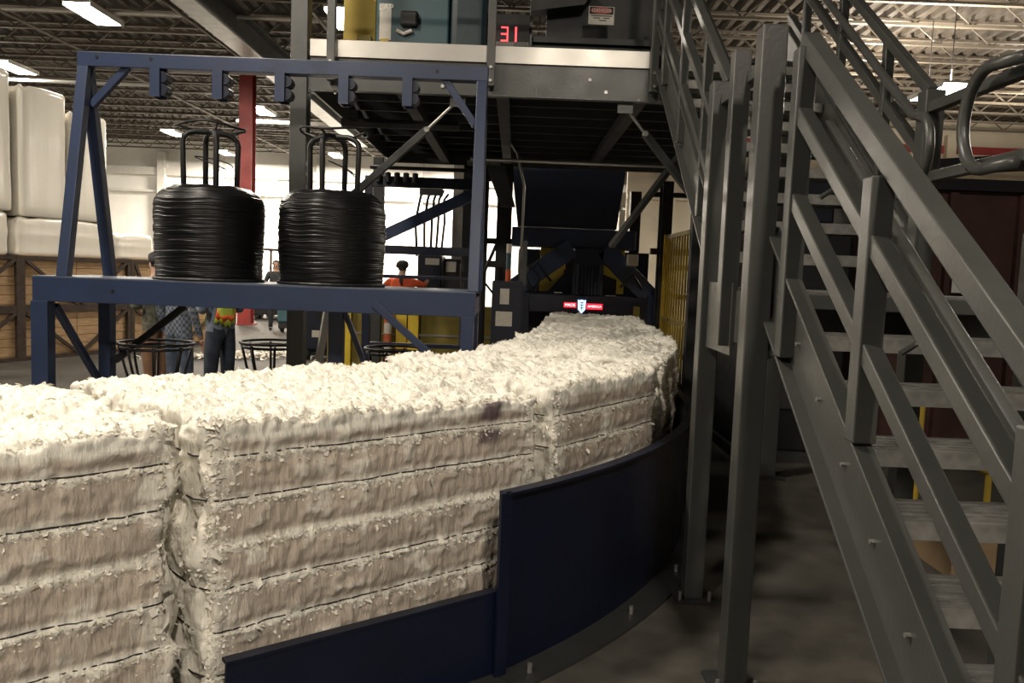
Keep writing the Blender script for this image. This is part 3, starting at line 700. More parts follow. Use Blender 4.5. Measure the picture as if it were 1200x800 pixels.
# ------------------------------------------------------------------ blue wire rack with two coils
RK = thing('wire_rack', 'blue steel wire rack with overhead beam carrying two black coils', 'rack', (-1.78, 5.9, 0))
rx = lambda x: x + 1.78
ry = lambda y: y - 5.9
XL, XR = -3.28, -.26
def rb(name, p0, p1, w, h, upv=(0, 0, 1), m=BLUE, parent=RK):
    f = lambda p: (rx(p[0]), ry(p[1]), p[2])
    return MB().bar(f(p0), f(p1), w, h, upv).build(name, m, parent, .004)
YF, YB = 5.56, 6.26
rb('platform_beam', (XL, YF, 1.415), (XR, YF, 1.415), .08, .165); rb('platform_beam', (XL, YB, 1.415), (XR, YB, 1.415), .08, .165)
for x in (XL + .04, -1.78, XR - .04): rb('cross_beam', (x, YF + .04, 1.40), (x, YB - .04, 1.40), .07, .12)
MB().box((rx(XL), ry(YF - .04), 1.498), (rx(XR), ry(YB + .04), 1.506)).build('deck_plate', mat('worn_blue_plate', (.10, .12, .16), .5, .2, .3, 8), RK)
for (x, y, w) in ((XL + .05, YF, .115), (XL + .14, YB, .09), (XR - .05, YF, .085), (XR - .05, YB, .085), (-1.36, YB, .11)):
    part('leg', BLUE, RK, (rx(x) - w / 2, ry(y) - .05, .012), (rx(x) + w / 2, ry(y) + .05, 1.335), .004)
    part('foot_plate', BLUE, RK, (rx(x) - .1, ry(y) - .1, 0), (rx(x) + .1, ry(y) + .1, .012))
ZT = 3.08
rb('top_beam', (-3.14, 5.9, ZT - .045), (-.24, 5.9, ZT - .045), .10, .10)
for x in (-3.10, -.28):
    rb('post', (x, YF + .03, 1.50), (x, 5.885, ZT - .10), .075, .075); rb('post', (x, YB - .03, 1.50), (x, 5.915, ZT - .10), .075, .075)
rb('knee_brace', (-3.06, 5.9, 2.72), (-2.80, 5.9, 3.0), .05, .05); rb('knee_brace', (-.32, 5.9, 2.68), (-.55, 5.9, 3.0), .05, .05)
rb('leg_brace', (XL + .10, YF + .06, 1.30), (XL + .10, YB + .02, .62), .045, .045); rb('leg_brace', (-.95, YF - .045, 1.40), (-.33, YF - .045, .88), .02, .05)
rb('leg_brace', (-1.30, YB, 1.30), (-1.08, YB, .75), .04, .04); rb('leg_brace', (XL + .2, YB, .85), (XL + .75, YB, 1.3), .05, .05, m=BLACK)
for x in (-2.57, -2.13, -1.69, -1.24, -.79):
    b_ = MB(); b_.box((rx(x) - .05, -.07, ZT - .29), (rx(x) + .02, -.055, ZT - .09)); b_.box((rx(x) - .05, .055, ZT - .29), (rx(x) + .02, .07, ZT - .09)); b_.box((rx(x) - .05, -.055, ZT - .29), (rx(x) - .038, .055, ZT - .09))
    br = b_.build('roller_bracket', BLUE, RK)
    for z in (.15, .235): MB().cyl((rx(x) + .025, -.05, ZT - z), (rx(x) + .025, .05, ZT - z), .04, 14).build('roller', NAVY, br)
for (x, z) in ((-3.0, 3.05), (-.6, 3.04), (-2.62, 3.05), (XL + .55, 1.42)): MB().cyl((rx(x), -.055 if z > 2 else ry(YF) - .045, z), (rx(x), -.04 if z > 2 else ry(YF) - .03, z), .012, 8).build('bolt', BLACK, RK)

def coil(label, x, lean):
    c = thing('wire_coil', label, 'wire coil', (x, 5.9, 1.506), lean, 'black wire coils on the rack')
    # winding: rows of wire, slightly uneven, bulging shoulders
    n, rows = 96, 46; prof = []
    V = []; H = .645
    for i in range(rows * 3 + 1):
        z = H * i / (rows * 3); t = i / (rows * 3)
        r_ = .372 + .006 * math.sin(t * 5 + x) - .075 * max(0, (t - .80) / .2) ** 2.6 - .015 * max(0, (.05 - t) / .05)
        prof.append((r_ + (.004 if i % 3 == 1 else 0), z))
    for i in range(6): prof.append((.275 - .014 * i, H + .016 + .006 * math.sin(i * 2.1)))
    prof += [(.19, H - .01), (.18, .0)]
    prof = [(.18, 0.0)] + prof[:-1] + [(.18, .3)]
    m = len(prof); A = np.arange(n) * 2 * math.pi / n
    P = np.array([[(r_ * math.cos(a), r_ * math.sin(a), z) for (r_, z) in prof] for a in A]).reshape(-1, 3)
    rr = np.linalg.norm(P[:, :2], axis=1); dirn = P[:, :2] / rr[:, None]
    ang = np.repeat(A, m); nv = np.stack([np.cos(ang) * 1.2, np.sin(ang) * 1.2, P[:, 2] * 46], 1)
    d = .0065 * pnoise(nv * np.array([1, 1, 1.6]) + x * 5) + .004 * pnoise(np.stack([np.cos(ang) * 2, np.sin(ang) * 2, P[:, 2] * 7], 1) + x)
    outer = rr > .3
    P[:, :2] += dirn * (d * outer)[:, None]
    P[:, 2] = np.maximum(0.0, P[:, 2] + .012 * pnoise(np.stack([np.cos(ang) * 2.2, np.sin(ang) * 2.2, P[:, 2] * 3], 1) + 3) * (P[:, 2] > .05))
    k = np.arange(n * m).reshape(n, m); k2 = np.roll(k, -1, axis=0)
    F = np.stack([k[:, :-1], k2[:, :-1], k2[:, 1:], k[:, 1:]], -1).reshape(-1, 4)
    me = bpy.data.meshes.new('winding'); me.from_pydata(P.tolist(), [], F.tolist()); link('winding', me, WIRE, c, smooth=True)
    # carrier: bent tubes rising through the eye of the coil
    for a in (.35, .35 + math.pi / 2):
        ca, sa = math.cos(a), math.sin(a); pts = [(.165 * ca, .165 * sa, .02), (.19 * ca, .19 * sa, .98)]
        for t in np.linspace(0, math.pi, 9)[1:-1]: pts.append((.19 * ca * abs(math.cos(t)) ** .6 * (1 if t < math.pi / 2 else -1), .19 * sa * abs(math.cos(t)) ** .6 * (1 if t < math.pi / 2 else -1), .98 + .08 * math.sin(t)))
        pts += [(-.19 * ca, -.19 * sa, .98), (-.165 * ca, -.165 * sa, .02)]
        MB().tube(pts, .02, 8).build('carrier_tube', BLACK, c, smooth=True)
    MB().tube([(.24 * math.cos(t), .24 * math.sin(t), 1.09 + .012 * math.sin(3 * t)) for t in np.linspace(0, 2 * math.pi, 25)[:-1]], .009, 6, True).build('top_hoop', BLACK, c, smooth=True)
    for a in (.35, .35 + math.pi / 2, .35 + math.pi, .35 + 1.5 * math.pi):
        MB().cyl((.10 * math.cos(a), .10 * math.sin(a), 1.04), (.24 * math.cos(a), .24 * math.sin(a), 1.09), .008, 6).build('hoop_arm', BLACK, c)
    pts = [(.13 * math.cos(t) + .03, .05 * math.sin(t) - .05, .78 + .10 * math.sin(t * .5 + .3)) for t in np.linspace(0, 5.5, 22)]
    MB().tube(pts, .0045, 5).build('wire_tail', BLACK, c, smooth=True)
    MB().tube([(.375 * math.cos(t), .375 * math.sin(t), .012) for t in np.linspace(0, 2 * math.pi, 33)[:-1]], .012, 6, True).build('base_ring', BLACK, c)
    return c
coil('black wire coil at the left of the rack, in front of the red column', -2.21, .2)
coil('black wire coil at the right of the rack, beside the grey column', -1.325, 1.0)

# empty wire carriers under the platform
def carrier(label, x, y, r_=.28):
    c = thing('wire_carrier', label, 'wire carrier', (x, y, 0), x, 'empty wire carriers under the rack')
    for (rr, z) in ((r_, .99), (r_ * .93, .955)): MB().tube([(rr * math.cos(t), rr * math.sin(t), z) for t in np.linspace(0, 2 * math.pi, 29)[:-1]], .012, 6, True).build('top_ring', BLACK, c, smooth=True)
    for k in range(8):
        a = k * math.pi / 4
        MB().tube([(r_ * .95 * math.cos(a), r_ * .95 * math.sin(a), .975), (r_ * .8 * math.cos(a), r_ * .8 * math.sin(a), .80), (r_ * .55 * math.cos(a), r_ * .55 * math.sin(a), .55), (r_ * .9 * math.cos(a), r_ * .9 * math.sin(a), .015)], .011, 6).build('leg', BLACK, c, smooth=True)
    MB().tube([(r_ * .9 * math.cos(t), r_ * .9 * math.sin(t), .013) for t in np.linspace(0, 2 * math.pi, 25)[:-1]], .012, 6, True).build('base_ring', BLACK, c)
    MB().tube([(r_ * .55 * math.cos(t), r_ * .55 * math.sin(t), .55) for t in np.linspace(0, 2 * math.pi, 25)[:-1]], .010, 6, True).build('middle_ring', BLACK, c)
carrier('empty black wire carrier at the left, in front of the standing workers', -2.80, 6.35)
carrier('empty black wire carrier left of the white leaning pole', -2.0, 6.75, .26)
carrier('empty black wire carrier in front of the olive panels', -.95, 6.62, .25)
tag(MB().bar((-1.43, 6.36, 1.46), (-1.80, 6.98, .014), .055, .04).build('white_pole', WHITEP), 'white painted pole leaning under the rack platform', 'pole')

# ------------------------------------------------------------------ second blue frame behind
F2 = thing('guide_frame', 'blue wire guide frame behind the right coil', 'frame', (-1.1, 9.5, 0))
f2 = lambda p: (p[0] + 1.1, p[1] - 9.5, p[2])
def fb(name, p0, p1, w, h, m=NAVY): return MB().bar(f2(p0), f2(p1), w, h).build(name, m, F2, .003)
fb('top_beam', (-1.75, 9.5, 2.64), (-.45, 9.5, 2.64), .08, .12); fb('diagonal', (-1.72, 9.5, 1.93), (-.52, 9.5, 2.53), .06, .13, BLUE)
fb('rail', (-1.70, 9.5, 1.86), (-.45, 9.5, 1.86), .06, .10); fb('rail', (-1.70, 9.5, 1.55), (-.45, 9.5, 1.55), .04, .04)
for x in (-1.72, -.47): fb('post', (x, 9.5, .0), (x, 9.5, 2.70), .09, .09)
fb('rail', (-1.70, 9.5, .75), (-.45, 9.5, .75), .05, .05)
MB().cyl(f2((-1.7, 9.42, 2.79)), f2((-.4, 9.42, 2.79)), .022, 8).build('roller_bar', BLACK, F2)
for k in range(5):
    x = -1.60 + k * .105; MB().lathe([(.02, -.06), (.035, -.05), (.035, .05), (.02, .06)], f2((x, 9.42, 2.68)), 10).build('guide_roller', BLACK, F2)

# ------------------------------------------------------------------ baler at the end of the row
BL = thing('baler', 'dark navy baler with yellow frame behind the last bale', 'baler', (1.0, 11.2, 0))
b0 = lambda x: x - 1.0
def bp(name, m, x0, x1, y0, y1, z0, z1, bev=.006): return part(name, m, BL, (b0(x0), y0 - 11.2, z0), (b0(x1), y1 - 11.2, z1), bev)
MB().prism([(b0(-.12), 3.3), (b0(1.52), 3.3), (b0(1.40), 2.30), (b0(.02), 2.30)], .25, 1.6, lambda a, b, d: (a, d, b)).build('hopper', mat('hopper_navy', (.012, .018, .042), .4, 0, .15, 4), BL)
bp('cross_head', BLUE, -.06, 1.66, 11.3, 11.75, 2.02, 2.28)
bp('press_body', NAVY_D, .05, 1.95, 11.9, 15.0, .0, 2.0)
bp('bale_chamber_side', NAVY_D, .05, .22, 11.12, 11.9, .0, 1.36); bp('bale_chamber_side', NAVY_D, 1.72, 1.95, 11.12, 11.9, .0, 1.36)
bp('sign_beam', NAVY_D, .20, 1.74, 11.12, 11.40, 1.13, 1.37)
bp('ram_column', NAVY_D, .82, 1.22, 11.20, 11.60, 1.37, 2.02)
for k in range(4): MB().cyl((b0(.88 + k * .095), -.03, 1.38), (b0(.88 + k * .095), -.03, 1.80), .028, 10).build('cylinder', NAVY_D, BL)
for (pa, pb_) in (((.78, 2.02), (-.02, 1.42)), ((1.22, 2.02), (2.02, 1.25))):
    MB().bar((b0(pa[0]), .10, pa[1]), (b0(pb_[0]), .10, pb_[1]), .20, .26, (0, 0, 1)).build('gusset_arm', BLUE, BL, .005)
bp('leg', BLUE, 1.84, 2.08, 11.1, 11.5, .0, 1.40); bp('leg', NAVY, -.06, .10, 11.1, 11.5, .0, 1.45)
bp('yellow_plate', YEL_LIT, .36, .72, 11.62, 11.66, 1.72, 2.02); bp('yellow_plate', YEL_LIT, 1.33, 1.56, 11.62, 11.66, 1.80, 2.02)
MB().prism([(b0(.36), 1.40), (b0(.48), 1.40), (b0(.70), 1.66), (b0(.70), 1.80), (b0(.36), 1.55)], .40, .44, lambda a, b, d: (a, d, b)).build('yellow_plate', YEL, BL)
MB().prism([(b0(1.24), 1.82), (b0(1.56), 1.66), (b0(1.56), 1.40), (b0(1.46), 1.40), (b0(1.46), 1.60), (b0(1.24), 1.68)], .40, .44, lambda a, b, d: (a, d, b)).build('yellow_plate', YEL_LIT, BL)
bp('olive_strut', YEL_D, 1.64, 1.72, 11.02, 11.1, .75, 1.25)
bp('junction_box', PAPER, 1.52, 1.66, 11.0, 11.1, 1.80, 1.95); bp('bright_bar', GALV, .55, .66, 11.08, 11.12, 1.39, 1.41); bp('bright_bar', GALV, 1.25, 1.40, 11.08, 11.12, 1.375, 1.39)
for pts in (((.1, -.1, 1.5), (.2, -.2, 1.75), (.35, -.1, 1.6), (.3, -.05, 1.4)), ((.25, -.12, 1.4), (.15, -.2, 1.62), (.3, -.15, 1.8), (.5, -.05, 1.55)), ((1.45, -.1, 1.5), (1.6, -.15, 1.7), (1.75, -.05, 1.5))):
    MB().tube([(b0(p[0]), p[1], p[2]) for p in pts], .018, 6).build('hose', RUBBER, BL, smooth=True)
# lit sign on the beam
bp('red_banner', SIGNRED, .69, .86, 11.10, 11.12, 1.20, 1.27, 0); bp('red_banner', SIGNRED, 1.00, 1.22, 11.10, 11.12, 1.185, 1.265, 0)
MB().prism([(b0(.88), 1.315), (b0(.90), 1.305), (b0(.935), 1.315), (b0(.97), 1.305), (b0(.99), 1.315), (b0(.985), 1.18), (b0(.935), 1.125), (b0(.885), 1.18)], -.11, -.08, lambda a, b, d: (a, d, b)).build('shield', SIGNWHITE, BL)
for z in (1.20, 1.235, 1.27): part('shield_stripe', DKBLUE, BL, (b0(.912), -.114, z), (b0(.958), -.11, z + .009))
part('shield_stripe', DKBLUE, BL, (b0(.931), -.114, 1.17), (b0(.939), -.11, 1.285))
text('banner_letters', 'MADE', .054, SIGNTXT, BL, (b0(.775), -.102, 1.235), (R(90), 0, 0)); text('banner_letters', 'AMERICA', .046, SIGNTXT, BL, (b0(1.11), -.102, 1.225), (R(90), 0, 0))

# control cabinet beside the row
CB = thing('control_cabinet', 'dark blue control cabinet with pale labels left of the bales', 'cabinet', (-.07, 9.0, 0))
part('body', NAVY, CB, (-.17, -.12, .0), (.17, .2, 1.55), .01); part('door', NAVY, CB, (-.155, -.135, .1), (.155, -.12, 1.5), .004)
part('label_plate', PAPER, CB, (-.08, -.142, 1.30), (.02, -.135, 1.47)); part('label_plate', PAPER, CB, (-.12, -.142, 1.06), (.06, -.135, 1.22))
MB().cyl((-.0, .0, 1.55), (-.0, .0, 1.68), .03, 12).build('beacon', mat('orange_lens', (.5, .10, .03), .3), CB); MB().cyl((0, 0, 1.68), (0, 0, 1.86), .028, 12).build('beacon', TEAL, CB); MB().cyl((0, 0, 1.86), (0, 0, 1.96), .03, 12).build('beacon', PAPER, CB)
MB().tube([(.13, .0, 1.5), (.14, 0, 2.6), (.05, .02, 2.95), (-.2, .05, 3.3)], .014, 8).build('conduit', GALV, CB, smooth=True); part('wire_duct', GREY, CB, (.15, -.05, 1.5), (.2, .0, 2.0))

# dark uprights and hoses around the baler
def upright(label, x, y, w, h, m=BLACK):
    t = thing('steel_upright', label, 'post', (x, y, 0), 0, 'dark uprights around the baler')
    part('post', m, t, (-w / 2, -w / 2, .012), (w / 2, w / 2, h), .004); part('base_plate', m, t, (-w, -w, 0), (w, w, .012))
upright('dark steel upright right of the navy hopper', 1.80, 11.9 + .6, .16, 2.94); upright('second dark steel upright right of the navy hopper', 1.98, 10.85, .14, 2.92)
upright('dark steel upright behind the tall right rack post', -.42, 10.0, .14, 2.94)
upright('dark steel upright behind the control cabinet', -.15, 9.9, .18, 2.94)
tb = thing('cross_tray', 'dark cable tray between the uprights beside the baler', 'cable tray', (1.2, 10.9, 2.0)); part('tray', BLACK, tb, (.60, -.05, -.04), (1.2, .05, .04)); part('tray', BLACK, tb, (.60, -.06, .72), (1.15, .04, .78))
for x in (.70, .82): MB().cyl((x, -.02, -.9), (x, -.02, .9), .018, 6).build('cable', RUBBER, tb)
t2 = thing('cross_tray', 'dark cable tray behind the tall right rack post', 'cable tray', (-.4, 9.9, 2.0)); part('tray', BLACK, t2, (-.12, -.12, -.30), (.35, -.08, -.22)); part('tray', BLACK, t2, (-.12, -.12, -.02), (.35, -.08, .05)); part('tray', BLACK, t2, (-.12, -.12, .72), (.35, -.08, .82))
MB().tube([(-.10, -.15, -.55), (.02, -.2, -.40), (.12, -.18, -.15), (.18, -.12, .0)], .02, 6).build('cable', RUBBER, t2, smooth=True); MB().tube([(-.08, -.15, -.40), (.06, -.2, -.5), (.16, -.18, -.62)], .014, 6).build('cable', RUBBER, t2, smooth=True)
# yellow guard fence
YC = thing('guard_fence', 'yellow vertical bar guard fence at the right of the bales', 'fence', (1.98, 9.9, 0))
for k in range(11):
    part('bar', YEL, YC, (-.012, -.80 + k * .155, .06), (.012, -.775 + k * .155, 2.16))
for z in (.06, 1.1, 2.16): part('rail', YEL_D, YC, (-.02, -.82, z), (.02, .82, z + .05))
for y in (-.84, .84): part('post', YEL, YC, (-.03, y - .03, 0), (.03, y + .03, 2.22))
for z in (.35,.7, 1.4, 1.75): part('cable_run', BLACK, YC, (.03, -.8, z), (.05, .8, z + .06))

# machine with hoses beyond the rack, yellow wall, striped pole
HM = thing('hydraulic_unit', 'dark hydraulic unit with upright hoses beyond the second frame', 'machine', (-1.17, 13.0, 0))
part('body', NAVY_D, HM, (-.36, -.2, 0), (.02, .5, 1.87), .02); part('body', BLACK, HM, (.04, -.1, 0), (.40, .5, 1.83), .02)
part('name_plate', PAPER, HM, (-.24, -.206, 1.72), (-.02, -.2, 1.82)); part('name_plate', PAPER, HM, (.08, -.106, 1.62), (.24, -.1, 1.78)); part('valve', MAROON, HM, (.30, -.18, 1.45), (.42, -.1, 1.75), .02)
for k, x in enumerate((-.40, -.28, -.18, -.10, -.02)):
    MB().tube([(x, 0, 1.85), (x - .03 + .02 * k, -.05, 2.4), (x + .03, -.02, 2.75), (x + .10, 0, 3.05 - .05 * k)], .022, 6).build('hose', RUBBER, HM, smooth=True)
part('manifold', BLACK, HM, (-.38, -.05, 2.82), (-.02, .1, 2.98)); part('grey_column', mat('pale_grey_column', (.3, .28, .25), .6), HM, (.14, .1, 1.83), (.34, .3, 3.6))
YW = thing('machine_guard', 'olive yellow machine guard panels with bright yellow posts', 'guard', (-1.4, 12.45, 0))
for k in range(4): part('panel', YEL_D, YW, (-1.45 + k * .72, 0, .02), (-.75 + k * .72, .05, 1.10), .004)
for x in (-1.15, -.30, -.12): part('post', YEL_LIT, YW, (x - .08, -.09, 0), (x + .08, .0, 1.14), .006)
part('ledge', GALV, YW, (-1.2, -.02, .62), (1.4, .0, .65)); part('foot_rail', BLACK, YW, (-1.45, -.05, .0), (1.45, .05, .04))
gp = thing('grey_pipe_post', 'grey pipe post in front of the olive panels', 'post', (-2.10, 12.2, 0)); MB().cyl((0, 0, .02), (0, 0, 2.9), .085, 14).build('pipe', GREY, gp, smooth=True); part('base_plate', GREY, gp, (-.15, -.15, 0), (.15, .15, .02))
sp_ = thing('striped_pole', 'white and orange striped pole beside the grey pipe post', 'pole', (-1.88, 12.2, 0))
for k in range(6): MB().cyl((0, 0, .02 + k * .16), (0, 0, .02 + (k + 1) * .16), .06, 12).build('band', mat('orange_band', (.5, .13, .05), .6) if k % 2 else PAPER, sp_)
MB().cyl((0, 0, 0), (0, 0, .03), .1, 12).build('base', BLACK, sp_)
DC = thing('floor_machine', 'dark compact floor machine with pale label behind the leaning pole', 'machine', (-3.35, 14.3, 0))
part('body', NAVY_D, DC, (-.30, -.3, .16), (.38, .5, .95), .05); part('top_cover', BLACK, DC, (-.25, -.2, .95), (.30, .4, 1.05), .03); part('name_plate', PAPER, DC, (-.12, -.306, .40), (.06, -.3, .52)); part('vent', BLACK, DC, (-.05, -.308, .72), (.2, -.3, .84))
for x in (-.22, .30):
    for y in (-.2, .4): MB().cyl((x - .04, y, .09), (x + .04, y, .09), .09, 14).build('wheel', RUBBER, DC)
part('axle_frame', BLACK, DC, (-.24, -.22, .07), (.32, .42, .16))
tc_ = thing('teal_cart', 'small teal cart by the far worker', 'cart', (-5.35, 19.5, 0)); part('tub', TEAL, tc_, (-.25, -.3, .25), (.30, .3, .85), .05); part('handle', BLACK, tc_, (-.25, .28, .85), (.30, .32, 1.0))
for x in (-.2, .25): MB().cyl((x - .03, 0, .1), (x + .03, 0, .1), .1, 12).build('wheel', RUBBER, tc_)
part('chassis', BLACK, tc_, (-.22, -.28, .12), (.28, .28, .25))
# forklift far back
FK = thing('forklift', 'small dark red forklift far back between the coils', 'forklift', (-7.1, 24.5, 0))
part('body', MAROON, FK, (-.5, -.6, .25), (.5, .9, 1.0), .06); part('counterweight', BLACK, FK, (-.5, .9, .25), (.5, 1.3, 1.15), .08); part('seat', BLACK, FK, (-.25, .2, 1.0), (.25, .35, 1.6), .04)
for x in (-.42, .42): part('mast_rail', BLACK, FK, (x - .05, -.85, .1), (x + .05, -.72, 2.3)); part('fork', BLACK, FK, (x - .06, -1.7, .06), (x + .06, -.75, .11))
part('carriage', BLACK, FK, (-.47, -.9, .15), (.47, -.85, .65)); part('overhead_guard', MAROON, FK, (-.5, -.55, 2.02), (.5, .8, 2.08), .01)
for x in (-.47, .47):
    for y in (-.5, .75): part('guard_pillar', MAROON, FK, (x - .03, y - .03, 1.0), (x + .03, y + .03, 2.02))
    for y in (-.35, .85): MB().cyl((x * 1.05 - .1, y, .3), (x * 1.05 + .1, y, .3), .3, 16).build('wheel', RUBBER, FK)

# ------------------------------------------------------------------ wooden crates in steel frames, wrapped stacks on top
CA = Vector((-8.0, 11.3)); CH = R(22); CE = Vector((math.sin(CH), math.cos(CH)))
def crate(label, t0, ln, z0, h, off=0.0):
    p = CA + CE * t0 + Vector((-math.cos(CH), math.sin(CH))) * off
    c = thing('wooden_crate', label, 'crate', (p.x, p.y, z0), math.pi / 2 - CH, 'wooden crates at the left')
    D = 1.2; nb = 5; bh = (h - .12) / nb                                   # local x along the row, y to the back
    for k in range(nb):
        for (x0, x1) in ((.03, ln * .49), (ln * .495, ln - .03)):
            part('board', WOOD, c, (x0, .02 + .004 * (k % 2), .08 + k * bh + .004), (x1, .05, .08 + (k + 1) * bh - .004))
        part('side_board', WOOD, c, (ln - .05, .05, .08 + k * bh + .004), (ln - .02, D - .02, .08 + (k + 1) * bh - .004)); part('side_board', WOOD, c, (.02, .05, .08 + k * bh + .004), (.05, D - .02, .08 + (k + 1) * bh - .004))
    part('back_wall', WOOD, c, (.03, D - .05, .08), (ln - .03, D - .02, h - .04)); part('lid', WOOD, c, (.03, .03, h - .05), (ln - .03, D - .03, h - .02)); part('bottom', WOOD, c, (.03, .03, .05), (ln - .03, D - .03, .08))
    for x in (0, ln):
        for y in (0, D): part('frame_post', RUST, c, (x - .035, y - .035, 0), (x + .035, y + .035, h))
    for z in (.03, h - .03):
        for y in (0, D): part('frame_rail', RUST, c, (.035, y - .03, z - .03), (ln - .035, y + .03, z + .03))
        for x in (0, ln): part('frame_rail', RUST, c, (x - .03, .035, z - .03), (x + .03, D - .035, z + .03))
    MB().bar((.05, -.02, h - .06), (ln * .48, -.02, .06), .04, .05).build('diagonal_brace', RUST, c); MB().bar((ln - .05, -.02, h - .06), (ln * .52, -.02, .06), .04, .05).build('diagonal_brace', RUST, c)
    return c
for (t0, ln, lab) in ((-.85, 2.0, 'at the left edge of the picture'), (1.22, 2.0, 'beside the left leg of the blue rack'), (3.30, 2.3, 'behind the workers in brown and blue trousers')):
    crate('lower wooden crate with steel frame ' + lab, t0, ln, 0.0, .80)
    if t0 < 3: crate('upper wooden crate with steel frame ' + lab, t0, ln, .80, .82)
    else: crate('upper wooden crate with steel frame ' + lab, t0, .75, .80, .82)
def wrapped(label, t0, t1, z0, z1, y0=.1, y1=1.15):
    p = CA + CE * t0
    c = thing('wrapped_stack', label, 'wrapped stack', (p.x, p.y, z0), math.pi / 2 - CH, 'white wrapped stacks on the crates')
    ln = t1 - t0; h = z1 - z0
    n = 40; nz_ = 14; V = []; F = []
    def ring(s_, z, hump):
        out = []
        for j in range(n):
            a = 2 * math.pi * j / n; cx, cy = math.cos(a), math.sin(a); e = .28
            x = math.copysign(abs(cx) ** e, cx) * (ln / 2) * s_; y = math.copysign(abs(cy) ** e, cy) * ((y1 - y0) / 2) * s_
            w = .018 * pnoise(np.array([[x * 3 + t0, y * 3, z * 1.2]]))[0]
            out.append((x * (1 + w) + ln / 2, y * (1 + w) + (y0 + y1) / 2, z + hump * .02 * math.sin(7 * a)))
        return out
    lv = [(.965, 0), (.995, .03)] + [(1 - .012 * abs(math.sin(5 * k / nz_)), .03 + (h - .13) * k / nz_) for k in range(1, nz_ + 1)] + [(.985, h - .06), (.94, h - .02), (.82, h), (.4, h + .01)]
    for s_, z in lv: V += ring(s_, z, 1 if z > h * .8 else 0)
    for i in range(len(lv) - 1):
        for j in range(n): j2 = (j + 1) % n; F.append((i * n + j, i * n + j2, (i + 1) * n + j2, (i + 1) * n + j))
    F.append(tuple(reversed(range(n)))); F.append(tuple((len(lv) - 1) * n + j for j in range(n)))
    me = bpy.data.meshes.new('wrapped_load'); me.from_pydata(V, [], F); link('wrapped_load', me, WRAP, c, smooth=True)
    return c
wrapped('low white wrapped block at the left edge on the crates', -.80, 1.18, 1.62, 2.28); wrapped('low white wrapped block behind the blue rack upright', 1.22, 2.98, 1.62, 2.22)
wrapped('smallest white wrapped block at the right end on the crates', 3.02, 3.95, 1.62, 2.06)
wrapped('tall white wrapped stack at the left edge', -.30, 1.24, 2.29, 4.38); wrapped('tall white wrapped stack in the middle, left of the blue upright', 1.30, 2.16, 2.23, 4.22); wrapped('tall white wrapped stack right of the blue upright', 2.20, 2.94, 2.23, 3.98)

# ------------------------------------------------------------------ behind the stairs
MT = thing('steel_bin', 'dark maroon steel bin behind the staircase', 'bin', (3.9, 7.3, 0))
part('side_panel', MAROON, MT, (-.72, 0, .15), (1.9, .05, 2.52)); part('side_panel', MAROON, MT, (-.75, .05, .15), (-.70, 2.6, 2.60)); part('side_panel', MAROON, MT, (1.9, .05, .15), (1.95, 2.6, 2.60)); part('back_panel', MAROON, MT, (-.7, 2.6, .15), (1.9, 2.65, 2.6)); part('floor_panel', MAROON, MT, (-.7, .05, .12), (1.9, 2.6, .17))
for k in range(5): part('rib', MAROON, MT, (-.70 + k * .62, -.06, .15), (-.63 + k * .62, .0, 2.5))
part('top_rim', BLACK, MT, (-.8, -.08, 2.52), (2.0, .02, 2.62)); MB().bar((-.8, -.02, 2.66), (2.0, -.02, 2.92), .3, .12).build('folded_cover', BLACK, MT)
for x in (-.6, 1.8):
    for y in (.2, 2.4): part('foot', BLACK, MT, (x - .08, y - .08, 0), (x + .08, y + .08, .13))
BKM = thing('dark_press', 'large dark machine body under the upper stair flight', 'machine', (2.35, 7.4, 0))
part('body', BLACK, BKM, (-.2, 0, .1), (.70, 2.2, 2.2), .02); part('base', GREY_D, BKM, (-.25, -.05, 0), (.75, 2.2, .1)); part('panel', GREY_D, BKM, (0, -.03, .5), (.5, 0, 1.1)); part('head', NAVY_D, BKM, (-.1, .2, 2.2), (.6, 1.6, 2.7), .03)
YR = thing('safety_rail', 'yellow tube safety rail on the floor behind the staircase', 'rail', (2.6, 5.4, 0))
for x in (-.2, .17, .66): MB().cyl((x, 0, .0), (x, 0, .98 if x < .5 else .90), .022, 10).build('upright', YEL, YR)
MB().tube([(-.2, 0, .98), (.17, 0, .98), (.66, 0, .90)], .022, 10).build('top_tube', YEL, YR, smooth=True); MB().tube([(-.2, 0, .60), (.17, 0, .62), (.66, 0, .42)], .02, 10).build('middle_tube', YEL, YR, smooth=True)
tag(MB().box((2.55, 4.5, .0), (3.3, 5.1, .30)).build('cardboard_box', mat('cardboard', (.30, .21, .12), .8, 0, .1, 6), None, .004), 'brown cardboard box on the floor behind the lower treads', 'box')
PS = thing('paper_notice', 'blank white paper notice on the dark bin behind the rails', 'notice', (4.0, 7.22, 1.62)); part('sheet', mat('white_sheet', (.75, .74, .70), .6), PS, (-.12, 0, 0), (.16, .004, .20)); part('backing', BLACK, PS, (-.13, .004, -.01), (.17, .012, .21))

